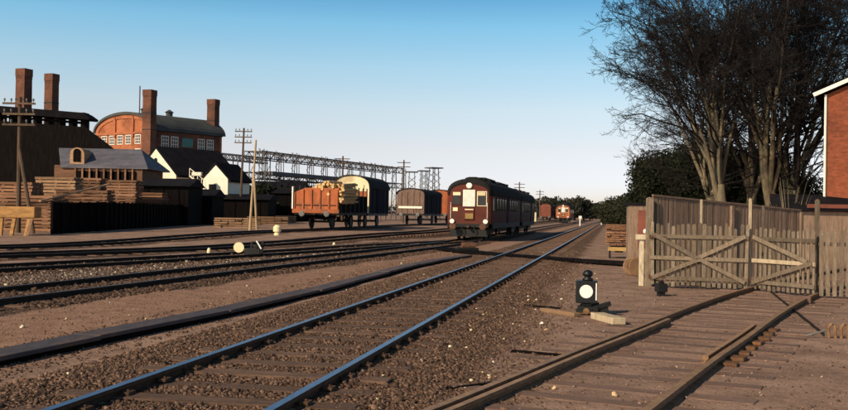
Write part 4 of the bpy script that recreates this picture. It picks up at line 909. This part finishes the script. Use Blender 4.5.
mb = MB(); mb.prism([(xd-.6, zd-.9), (xd+.6, zd-.9)]+[(xd+.6*math.cos(math.pi*i/10), zd-.05+.55*math.sin(math.pi*i/10)) for i in range(11)], .5, 2.6); d_ = mb.build('dormer', 'lumber_pale', t)
mb = MB(); mb.prism([(xd-.3, zd-.7), (xd+.3, zd-.7)]+[(xd+.3*math.cos(math.pi*i/8), zd+.1+.3*math.sin(math.pi*i/8)) for i in range(9)], .42, .52); mb.build('dormer_window', 'tarred', d_)
# white house with black roof
def gabled(t, w, Lh, ze, zt, wallm, roofm, over=.3, y0=0):
    mb = MB(); mb.prism([(-w/2, 0), (w/2, 0), (w/2, ze), (0, zt), (-w/2, ze)], y0, y0+Lh); mb.build('wall', wallm, t)
    s = (zt-ze)/(w/2); mb = MB(); wo = w/2+.35
    mb.prism([(wo, zt-s*wo+.02), (0, zt+.02), (-wo, zt-s*wo+.02), (-wo, zt-s*wo+.24), (0, zt+.26), (wo, zt-s*wo+.24)], y0-over, y0+Lh+over); mb.build('roof', roofm, t)
p = A(155, 205, 105); t = thing('white_house', 'white rendered house with a steep black roof and small oval gable vent', 'house', (p.x, 105, 0), rz)
gabled(t, 6.6, 8.6, Zy(175, 175, 104), Zy(155, 148.5, 105), 'white', 'tarroof', over=.08)
mb = MB(); lathe(mb, [(.28, 0), (.28, -.05)], (0, 0, Zy(155, 160.5, 105)), 'Y', 14); mb.build('gable_vent', 'black', t)
mb = MB(); mb.box((1.9, 4, Zy(155, 152, 105)), (.6, .6, 1.6)); 
p = A(215, 205, 99); t = thing('white_annex', 'small white gabled annex with one dark window right of the black-roofed house', 'house', (p.x, 99, 0), rad(-18))
gabled(t, 2.75, 4.5, Zy(201, 178.5, 99), Zy(215, 165, 99), 'white', 'tarroof', over=.06)
window(t, (-.3, 0, Zy(211, 188.5, 99)), .7, .75, fr='black', nx=2, nz=2)
a = A(190, 176, 97.5); b = A(206, 189, 97.5)
t = thing('outside_stair', 'white railed outside stair slanting down between house and annex', 'stair', (0, 0, 0))
MB().beam(a, b, .5, .14).build('stair_flight', 'white', t); MB().beam(a+Vector((0, -.2, .75)), b+Vector((0, -.2, .75)), .07, .07).build('handrail', 'white', t)
for i in range(5): q = a.lerp(b, i/4); MB().box(q+Vector((0, -.2, .35)), (.06, .06, .75)).build('baluster', 'white', t)
MB().box(A(197, 174, 97.5), (.9, .6, .35)).build('landing', 'white', t)
for q in (a, b): MB().box((q.x, q.y, q.z/2), (.12, .12, q.z)).build('stair_post', 'tarred', t)
# dark sheds at the foot of the houses
def shed(px0, px1, Y, ey, ry, label, m='tarred', rm='tarroof', dep=5, lean=0):
    xa, xb = X(px0, Y), X(px1, Y); t = thing('low_shed', label, 'shed', ((xa+xb)/2, Y, 0), lean, 'black sheds of the timber yard'); ze = Zy(px0, ey, Y); zr = Zy(px0, ry, Y); w = xb-xa
    MB().box((0, dep/2, ze/2), (w, dep, ze)).build('wall', m, t)
    mb = MB(); mb.add([(-w/2-.2, -.3, ze+.02), (w/2+.2, -.3, ze+.02), (w/2+.2, dep/2, zr), (-w/2-.2, dep/2, zr), (w/2+.2, dep+.3, ze+.02), (-w/2-.2, dep+.3, ze+.02)], [(0, 1, 2, 3), (3, 2, 4, 5), (1, 4, 2), (0, 3, 5), (0, 5, 4, 1)]); mb.build('roof', rm, t)
    for k in range(int(w/1.2)): MB().box((-w/2+.6+k*1.2, -.03, ze/2), (.06, .06, ze-.1)).build('cover_strip', m, t)
    MB().box((w*.2, -.05, 1.1), (1.0, .06, 2.0)).build('door', 'tarred', t)
shed(140, 188, 78, 186, 177, 'black shed whose roof hides the foot of the white house')
shed(168, 212, 84, 196, 188, 'low black shed right of the lumber stacks')
shed(204, 268, 96.5, 199, 193, 'low black shed below the white annex')
shed(251, 302, 119, 193, 180, 'wide black shed under the steel gantry left of the orange wagon', dep=7)
p = G(262, 222); 
for i, (px, py, w, m_) in enumerate(((236, 227.5, 3.0, 'lumber_pale'), (268, 224.2, 3.8, 'lumber_pale'), (284, 222.4, 2.6, 'lumber_pale'))):
    q = G(px, py, .27); t = thing('plank_stack', ['low pile of pale boards under the telegraph pole', 'long low pile of brown boards behind the pale pole', 'pale board pile beside the orange wagon'][i], 'planks', (q.x, q.y, .27), .1, 'board piles in the back yard')
    mb = MB(); planks(mb, w, 2.0, 5, 6, .10, .02, .05); mb.build('planks', m_, t); MB().box((0, 0, .0), (w*.9, 1.6, .04)).build('bearer', 'tarred', t)

# ------------------------------------------------------------------ steel gantry
t = thing('steel_gantry', 'long dark steel lattice gantry on tall trestle legs above the yard', 'gantry')
ga = A(262, 151, 130); gb = A(404, 168.5, 176); 
def truss(t, a, b, h, w, n, name='truss', r=.07):
    mb = MB(); up = Vector((0, 0, 1)); d = (b-a).normalized(); sx = Vector((-d.y, d.x, 0)).normalized()*w
    for o in (Vector((0, 0, 0)), sx):
        mb.beam(a+o, b+o, r*2, r*2); mb.beam(a+o-up*h, b+o-up*h, r*2, r*2)
        for k in range(n):
            p0 = a.lerp(b, k/n)+o; p1 = a.lerp(b, (k+1)/n)+o; mb.beam(p0, p0-up*h, r, r); mb.beam(p0 if k % 2 else p0-up*h, p1-up*h if k % 2 else p1, r, r)
    for k in range(n+1): p0 = a.lerp(b, k/n); mb.beam(p0, p0+sx, r, r)
    return mb.build(name, 'lattice', t)
truss(t, ga, gb, .9, 2.6, 44)
dk = Vector((0, 0, -1)); 
a2 = A(258, 172, 130); b2 = A(404, 184, 176); truss(t, a2, b2, .8, 2.6, 36, 'lower_truss')
mb = MB(); mb.beam(a2+Vector((.8, 1, -.1)), a2.lerp(b2, .55)+Vector((.8, 1, -.1)), 2.2, .5); mb.build('walkway', 'lattice', t)
n = 11
for k in range(n+1):
    q = ga.lerp(gb, k/n); mb = MB(); zt = q.z+random.choice([0, 0, 0, .3, .7])
    for ox in (-.45, .45):
        for oy in (0, 2.4): mb.beam((q.x+ox, q.y+oy, 0), (q.x+ox*.6, q.y+oy, zt), .10, .10)
    z = .8
    while z < q.z-1: mb.beam((q.x-.45, q.y, z), (q.x+.45, q.y, z+1.1), .07, .07); mb.beam((q.x+.45, q.y, z+1.1), (q.x-.45, q.y, z+2.2), .07, .07); mb.beam((q.x, q.y, z), (q.x, q.y+2.4, z+1.6), .07, .07); z += 2.2
    mb.build('lattice_leg', 'lattice', t)
t = thing('steel_gantry', 'short lower lattice gantry joining the brick hall to the tall gantry', 'gantry')
c1 = A(219, 153, 128); c2 = A(268, 158, 131); truss(t, c1, c2, .7, 1.8, 14)
for k in (0, 1, 2, 3):
    q = c1.lerp(c2, k/3); mb = MB()
    for ox in (-.3, .3): mb.beam((q.x+ox, q.y, 0), (q.x+ox, q.y, q.z), .12, .12)
    z = 1
    while z < q.z-1.5: mb.beam((q.x-.3, q.y, z), (q.x+.3, q.y, z+1.3), .07, .07); z += 1.3
    mb.build('lattice_leg', 'lattice', t)
for i, (px, Y, ty, w) in enumerate(((412, 150, 172, 1.3), (424, 165, 171, 1.3), (434, 155, 168, 1.6))):
    q = A(px, ty, Y); t = thing('lattice_mast', ['steel lattice mast right behind the grey-brown van', 'middle of the three lattice masts left of the railcar', 'rightmost lattice mast closest to the railcar roof'][i], 'mast', (q.x, Y, 0), .3*i, 'lattice masts left of the railcar'); mb = MB(); H = q.z
    for sx in (-1, 1):
        for sy in (-1, 1): mb.beam((sx*w/2, sy*w/2, 0), (sx*w*.3, sy*w*.3, H), .1, .1)
    z = 0
    while z < H-1:
        for sy in (-1, 1): mb.beam((-w*.45, sy*w*.45, z), (w*.45, sy*w*.45, z+1), .06, .06); mb.beam((w*.45, sy*w*.45, z), (-w*.45, sy*w*.45, z+1), .06, .06)
        z += 1
    mb.build('mast_frame', 'lattice', t); MB().box((0, 0, H), (w*1.4, w*1.2, .18)).build('mast_platform', 'lattice', t)

# ------------------------------------------------------------------ foliage
def leafcloud(name, blobs, n, size, m, parent=None, loc=None, seed=1):
    r = np.random.default_rng(seed); vol = np.array([b[3]*b[4]*b[5] for b in blobs]); idx = r.choice(len(blobs), n, p=vol/vol.sum()); B = np.array(blobs)[idx]
    d = r.normal(size=(n, 3)); d /= np.linalg.norm(d, axis=1)[:, None]; rr = r.random(n)**(.45)
    rr *= 1+.22*np.sin(d[:, 0]*7+B[:, 0])*np.sin(d[:, 2]*6+B[:, 1])
    c = B[:, :3]+d*B[:, 3:6]*rr[:, None]; c[:, 2] = np.abs(c[:, 2])
    u = r.normal(size=(n, 3)); u /= np.linalg.norm(u, axis=1)[:, None]; v = np.cross(u, r.normal(size=(n, 3))); v /= np.linalg.norm(v, axis=1)[:, None]
    s = size*r.uniform(.5, 1.3, n)[:, None]
    V = np.stack([c-u*s, c+v*s*.55, c+u*s, c-v*s*.55], 1).reshape(-1, 3)
    return npmesh(name, V, np.arange(4*n).reshape(-1, 4), m, parent, loc)
def bush(px, Y, w, h, label, m='bush', n=9000, size=.16, name='bush', cat='bush', group=None, seed=0, trunk=True):
    r = random.Random(seed+int(px)); x = X(px, Y); t = thing(name, label, cat, (x, Y, 0), r.uniform(0, 6), group)
    bl = [(0, 0, h*.5, w*.42, w*.4, h*.42)]
    for _ in range(9): a = r.uniform(0, 6.28); q = r.uniform(.15, .38)*w; bl.append((q*math.cos(a), q*math.sin(a), h*r.uniform(.3, .78), w*r.uniform(.14, .24), w*r.uniform(.14, .24), h*r.uniform(.14, .24)))
    leafcloud('foliage', bl, n, size, m, t, seed=seed+int(px))
    if trunk:
        mb = MB(); mb.tube([(0, 0, 0), (0.05, 0, h*.5), (0, .1, h*.8)], [h*.035, h*.025, h*.01], 7)
        for k in range(5): a = k*1.26; mb.tube([(0, 0, h*.25), (w*.2*math.cos(a), w*.2*math.sin(a), h*.55), (w*.33*math.cos(a), w*.33*math.sin(a), h*.7)], [h*.02, h*.012, h*.005], 5)
        mb.build('trunk', 'twig', t)
    return t
ev = [(660, 72, 5.4, 4.9), (676, 66, 6, 6.4), (692, 72, 7, 7.8), (708, 66, 7, 7.2), (728, 70, 7.5, 7.0), (752, 66, 8, 6.6), (776, 72, 8, 6.4), (648, 84, 5, 3.8)]
el = ['dark evergreen second from the left behind the board fence', 'dark evergreen third from the left behind the board fence', 'tall dark evergreen left of the first bare trunk', 'dark evergreen immediately left of the first bare trunk', 'dark evergreen directly behind the first bare trunk', 'dark evergreen between the two bare trunks', 'dark evergreen right of the second bare trunk', 'leftmost low dark evergreen at the fence end']
for (px, Y, w, h), l_ in zip(ev, el): bush(px, Y, w, h, l_, 'evergreen', 30000, .10, 'evergreen_tree', 'tree', 'evergreens behind the board fence', 3)
hl = [(638, 96, 5, 3.9), (629, 108, 5.5, 4.2), (620, 125, 6, 4.4), (612, 145, 4.5, 3.9), (607, 170, 4.5, 4.0)]
for i, ((px, Y, w, h), l_) in enumerate(zip(hl, ['round dark hedge bush nearest the board fence', 'second round hedge bush from the fence along the path', 'middle round hedge bush along the path', 'fourth round hedge bush along the path', 'farthest small hedge bush near the vanishing point'])): bush(px, Y, w, h, l_, 'bush', 14000, .13, 'hedge_bush', 'bush', 'round bushes along the dirt path', 11)
fl = [(528, 300, 10, 6.4), (537, 280, 9, 6.6), (547, 300, 8, 7.6), (556, 290, 8, 7.4), (567, 300, 8, 6.6), (575, 280, 9, 7.0), (584, 300, 8, 7.2), (590, 330, 8, 6.6), (597, 420, 10, 5.5), (516, 330, 12, 6.0)]
fn = ['far tree above the yellowish hut', 'far tree above the small red van', 'far tree left of the distant railcar', 'far tree just behind the distant railcar', 'far tree above the distant railcar roof', 'dark far tree right of the distant railcar', 'far tree near the vanishing point, left side', 'far low tree closest to the vanishing point', 'faint farthest tree at the vanishing point', 'far tree half hidden by the train end']
for (px, Y, w, h), l_ in zip(fl, fn): bush(px, Y, w, h, l_, 'fartree', 4200, .35, 'far_tree', 'tree', 'far trees at the end of the yard', 5)
bl_ = [(232, 118, 9, 4.6), (256, 121, 9, 5.2), (282, 124, 10, 5.4), (305, 126, 10, 5.0), (330, 130, 10, 4.8), (200, 108, 8, 3.8)]
for (px, Y, w, h), l_ in zip(bl_, ['dark bush under the left end of the gantry', 'dark bush under the gantry behind the pale pole', 'dark bush under the gantry left of the orange wagon', 'dark bush under the gantry above the orange wagon', 'dark bush under the gantry behind the timber load', 'dark bush in front of the white annex']): bush(px, Y, w, h, l_, 'evergreen', 7000, .28, 'dark_bush', 'bush', 'dark bushes under the gantry', 8)
# far wood along the horizon (one mass)
r = np.random.default_rng(5); bl = []
for x in np.arange(-420, -60, 9): bl.append((x, 330+r.uniform(-15, 15), 3.2, 8, 6, r.uniform(3, 5)))
for x in np.arange(-60, 60, 7): bl.append((x, 420+r.uniform(-15, 15), 2.6, 6, 5, r.uniform(2.2, 4.2)))
for x in np.arange(85, 420, 9): bl.append((x, 330+r.uniform(-15, 15), 3.6, 8, 6, r.uniform(4, 6.5)))
tag(leafcloud('distant_wood', bl, 60000, .6, 'fartree', seed=9), 'low dark line of distant wood along the horizon', 'wood', kind='stuff')

# ------------------------------------------------------------------ bare winter trees
def bare_tree(px, Y, H, label, seed, r0=.34, stems=5, lean=0.0, spread=1.0, maxtw=1.0, barkm='bark', env=6.0):
    rr = random.Random(seed); x = X(px, Y); t = thing('bare_tree', label, 'tree', (x, Y, 0), 0, 'bare winter trees behind the board fence')
    trunk = MB(); brs = []        # brs: polylines with radii
    def grow_(p, d, L0, r0_, lvl, n):
        pts = [p.copy()]; rs = [r0_]; dirs = [d.copy()]
        for i in range(n):
            jit = (.09, .13, .19, .26, .33, .38)[lvl]
            d = (d+Vector((rr.gauss(0, jit), rr.gauss(0, jit), rr.gauss(0, jit)+(.05, .05, .03, .025, .02, .015)[lvl]))).normalized()
            p = p+d*(L0/n); pts.append(p.copy()); rs.append(max(r0_*(1-((i+1)/n)**.8*(.84 if lvl == 1 else .62)), (.02, .02, .012, .009, .0075, .0065)[lvl])); dirs.append(d.copy())
        return pts, rs, dirs
    def branch(p, d, L0, r_, lvl):
        n = (7, 6, 5, 4, 3, 3)[lvl]; pts, rs, dirs = grow_(p, d, L0, r_, lvl, n); brs.append((pts, rs, lvl))
        if lvl >= 5: return
        kids = (0, 12, 8, 6, 4, 0)[lvl] if lvl else 0
        kids = int(kids*maxtw+.5) if lvl > 2 else kids
        for k in range(kids):
            f = rr.uniform(.22, 1.0) if lvl > 1 else rr.uniform(.25, 1); i = min(n-1, int(f*n)); q = pts[i].lerp(pts[i+1], f*n-i) if f < 1 else pts[-1]
            dd = dirs[i+1]; perp = Vector((rr.gauss(0, 1), rr.gauss(0, 1), rr.gauss(0, .6))); perp = (perp-dd*perp.dot(dd)).normalized()
            outw = Vector((q.x, q.y, 0)); outw = outw.normalized() if outw.length > .3 else Vector((0, 0, 0))
            nd = (dd*rr.uniform(.75, 1.1)+perp*rr.uniform(.45, .95)+outw*.20*spread).normalized()
            rq = math.hypot(q.x, q.y); RE = env*(1.0 if q.z < H*.75 else .85)
            if rq > RE*1.06: continue
            branch(q, nd, min(L0*rr.uniform(.36, .56)*(1.0-.32*f), max(.5, RE-rq+.7)), rs[i]*rr.uniform(.38, .58), lvl+1)
    hb = H*.21
    pts, rs, dirs = grow_(Vector((0, 0, -.1)), Vector((lean, 0, 1)).normalized(), hb, r0, 0, 5)
    rs[0] *= 1.35; rs = [rs[0]]+[max(q, r0*.8) for q in rs[1:]]; trunk.tube(pts, rs, 14)
    top = pts[-1]
    for s in range(stems):
        a = 6.283*s/stems+rr.uniform(-.4, .4); o = rr.uniform(.10, .34)*spread; d = Vector((math.cos(a)*o+lean, math.sin(a)*o, 1)).normalized()
        L1 = H*rr.uniform(.60, .80); st_ = top-Vector((0, 0, rr.uniform(0, hb*.35))); branch(st_, d, L1, r0*rr.uniform(.34, .52), 1)
    # low side limbs sweeping outwards
    for s in range(9):
        a = 6.283*s/9+rr.uniform(-.5, .5); d = Vector((math.cos(a), math.sin(a), rr.uniform(.25, .8))).normalized(); branch(pts[-1]+Vector((0, 0, H*.02*s*(barkm == 'bark'))), d, min(H*.40, env*rr.uniform(.72, .98)), r0*.16, 2)
    limb = MB()
    for p, q, l_ in brs:
        if l_ <= 1:
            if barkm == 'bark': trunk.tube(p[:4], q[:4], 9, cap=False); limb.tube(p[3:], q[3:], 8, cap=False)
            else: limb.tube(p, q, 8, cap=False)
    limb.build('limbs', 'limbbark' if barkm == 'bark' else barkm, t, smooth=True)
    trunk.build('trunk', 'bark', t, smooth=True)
    # fine branches vectorised by polyline length
    Vs = []; Fs = []; o = 0
    for p, q, l_ in brs:
        if l_ <= 1: continue
        ns = 5 if l_ == 2 else 3; P = np.array([tuple(v) for v in p]); n = len(P); T = np.gradient(P, axis=0); T /= np.linalg.norm(T, axis=1)[:, None]+1e-9
        u = np.cross(T, (0.31, .77, .55)); u /= np.linalg.norm(u, axis=1)[:, None]+1e-9; v = np.cross(T, u); a = 2*np.pi*np.arange(ns)/ns
        ring = P[:, None]+np.array(q)[:, None, None]*(u[:, None]*np.cos(a)[None, :, None]+v[:, None]*np.sin(a)[None, :, None]); Vs.append(ring.reshape(-1, 3))
        I_ = np.arange(n*ns).reshape(n, ns)+o; Fs.append(np.stack([I_[:-1], np.roll(I_[:-1], -1, 1), np.roll(I_[1:], -1, 1), I_[1:]], -1).reshape(-1, 4)); o += n*ns
    npmesh('twigs', np.concatenate(Vs), np.concatenate(Fs), 'twig', t)
    return t, o
tl = [(729, 46, 15.5, 'bare beech with a pale forked trunk left of the others behind the board fence', 11, .29, 7, -.02, .95, 1, 'bark', 6.4),
      (769, 47, 16.0, 'bare beech with a pale many-stemmed trunk in the middle of the row', 22, .32, 8, .0, .85, 1, 'bark'),
      (803, 48, 15.5, 'bare tree with dark slanting stems left of the brick house', 33, .22, 5, .0, .6, 1, 'twig')]
made = [bare_tree(*q)[0] for q in tl]
for px, Y, k, a, sc_, l_ in ((746, 60, 0, 2.1, 1.15, 'bare tree standing behind between the two pale beech trunks'), (712, 56, 1, 4.0, .86, 'bare tree behind, left of the pale forked beech'), (786, 61, 1, 1.3, 1.15, 'bare tree farthest back, between the second beech and the brick house')):
    dup(made[k], (X(px, Y), Y, 0), a, l_, scale=sc_)
# scrubby shoots at fence foot
t = thing('dry_shrub', 'pale dry shrub of thin shoots behind the right gate leaf', 'shrub', A(790, 225, 38)*Vector((1, 1, 0)) if False else (X(790, 38.2), 38.2, 0), 0)
mb = MB(); rr = random.Random(4)
for _ in range(46):
    a = rr.uniform(0, 6.28); o = rr.uniform(.2, 1.0); H = rr.uniform(1.6, 3.2); mb.tube([(0, 0, 0), (math.cos(a)*o*.4, math.sin(a)*o*.3, H*.5), (math.cos(a)*o, math.sin(a)*o*.6, H)], [.022, .014, .006], 4, cap=False)
mb.build('shoots', 'bark', t)

# ------------------------------------------------------------------ brick house on the right
Yh = 40; xl = X(823, Yh); zl = Zy(823, 95, Yh); 
t = thing('brick_house', 'red-orange brick house end with white verge boards at the right edge', 'house', (xl, Yh, 0), rad(-25))
Wd = 8.5; s_ = .42
mb = MB(); mb.prism([(0, 0), (Wd, 0), (Wd, zl), (Wd/2, zl+s_*Wd/2), (0, zl)], 0, 10); mb.build('wall', 'brickhouse', t)
mb = MB(); mb.prism([(-.35, zl-.1), (Wd/2, zl+s_*Wd/2+.1), (Wd+.35, zl-.1), (Wd+.35, zl+.12), (Wd/2, zl+s_*Wd/2+.32), (-.35, zl+.12)], -.25, 10.2); mb.build('roof', 'tarroof', t)
mb = MB(); mb.beam((-.4, -.3, zl-.02), (Wd/2, -.3, zl+s_*Wd/2+.2), .05, .15); mb.beam((Wd/2, -.3, zl+s_*Wd/2+.2), (Wd+.4, -.3, zl-.02), .05, .15); mb.build('verge_board', 'whitepaint', t)
MB().tube([(.05, -.07, 0), (.05, -.07, zl)], .05, 10).build('downpipe', 'whitepaint', t)
window(t, (4.0, 0, 5.0), 1.2, 1.4, nx=2, nz=2)
window(t, (4.0, 0, 2.9), 1.2, 1.4, nx=2, nz=2)
MB().box((Wd/2, -.12, 1.0), (Wd+.02, .2, 2.0)).build('plinth', 'fencewood', t)
# low dark garden wall right of the trees
t = thing('dark_lean_to', 'dark low lean-to in front of the brick house beyond the gate', 'shed', (X(808, 37), 37, 0), rad(2))
MB().box((4.5, 1.5, .95), (9, 3, 1.9)).build('wall', 'fencewood', t)
mb = MB(); mb.add([(-.2, -.2, 1.92), (9.2, -.2, 1.92), (9.2, 3.2, 2.6), (-.2, 3.2, 2.6), (-.2, 3.2, 1.9), (9.2, 3.2, 1.9)], [(0, 1, 2, 3), (3, 2, 5, 4), (0, 3, 4), (1, 5, 2)]); mb.build('roof', 'tarroof', t)
MB().box((.8, -.05, 2.1), (1.7, .05, .14)).build('red_fascia', 'redpaint', t)
# small white posts near the vanishing point
for px, py, Y, l_ in ((580, 224, 150, 'tiny white marker post left of the far rails'), (601.5, 222, 170, 'tiny white marker post right of the far rails')):
    p = A(px, py, Y); mb = MB(); mb.tube([(0, 0, 0), (0, 0, 1.3)], .09, 8); mb.box((0, -.1, 1.3), (.45, .06, .45)); tag(mb.build('marker_post', 'disc', loc=(p.x, Y, 0)), l_, 'marker post')
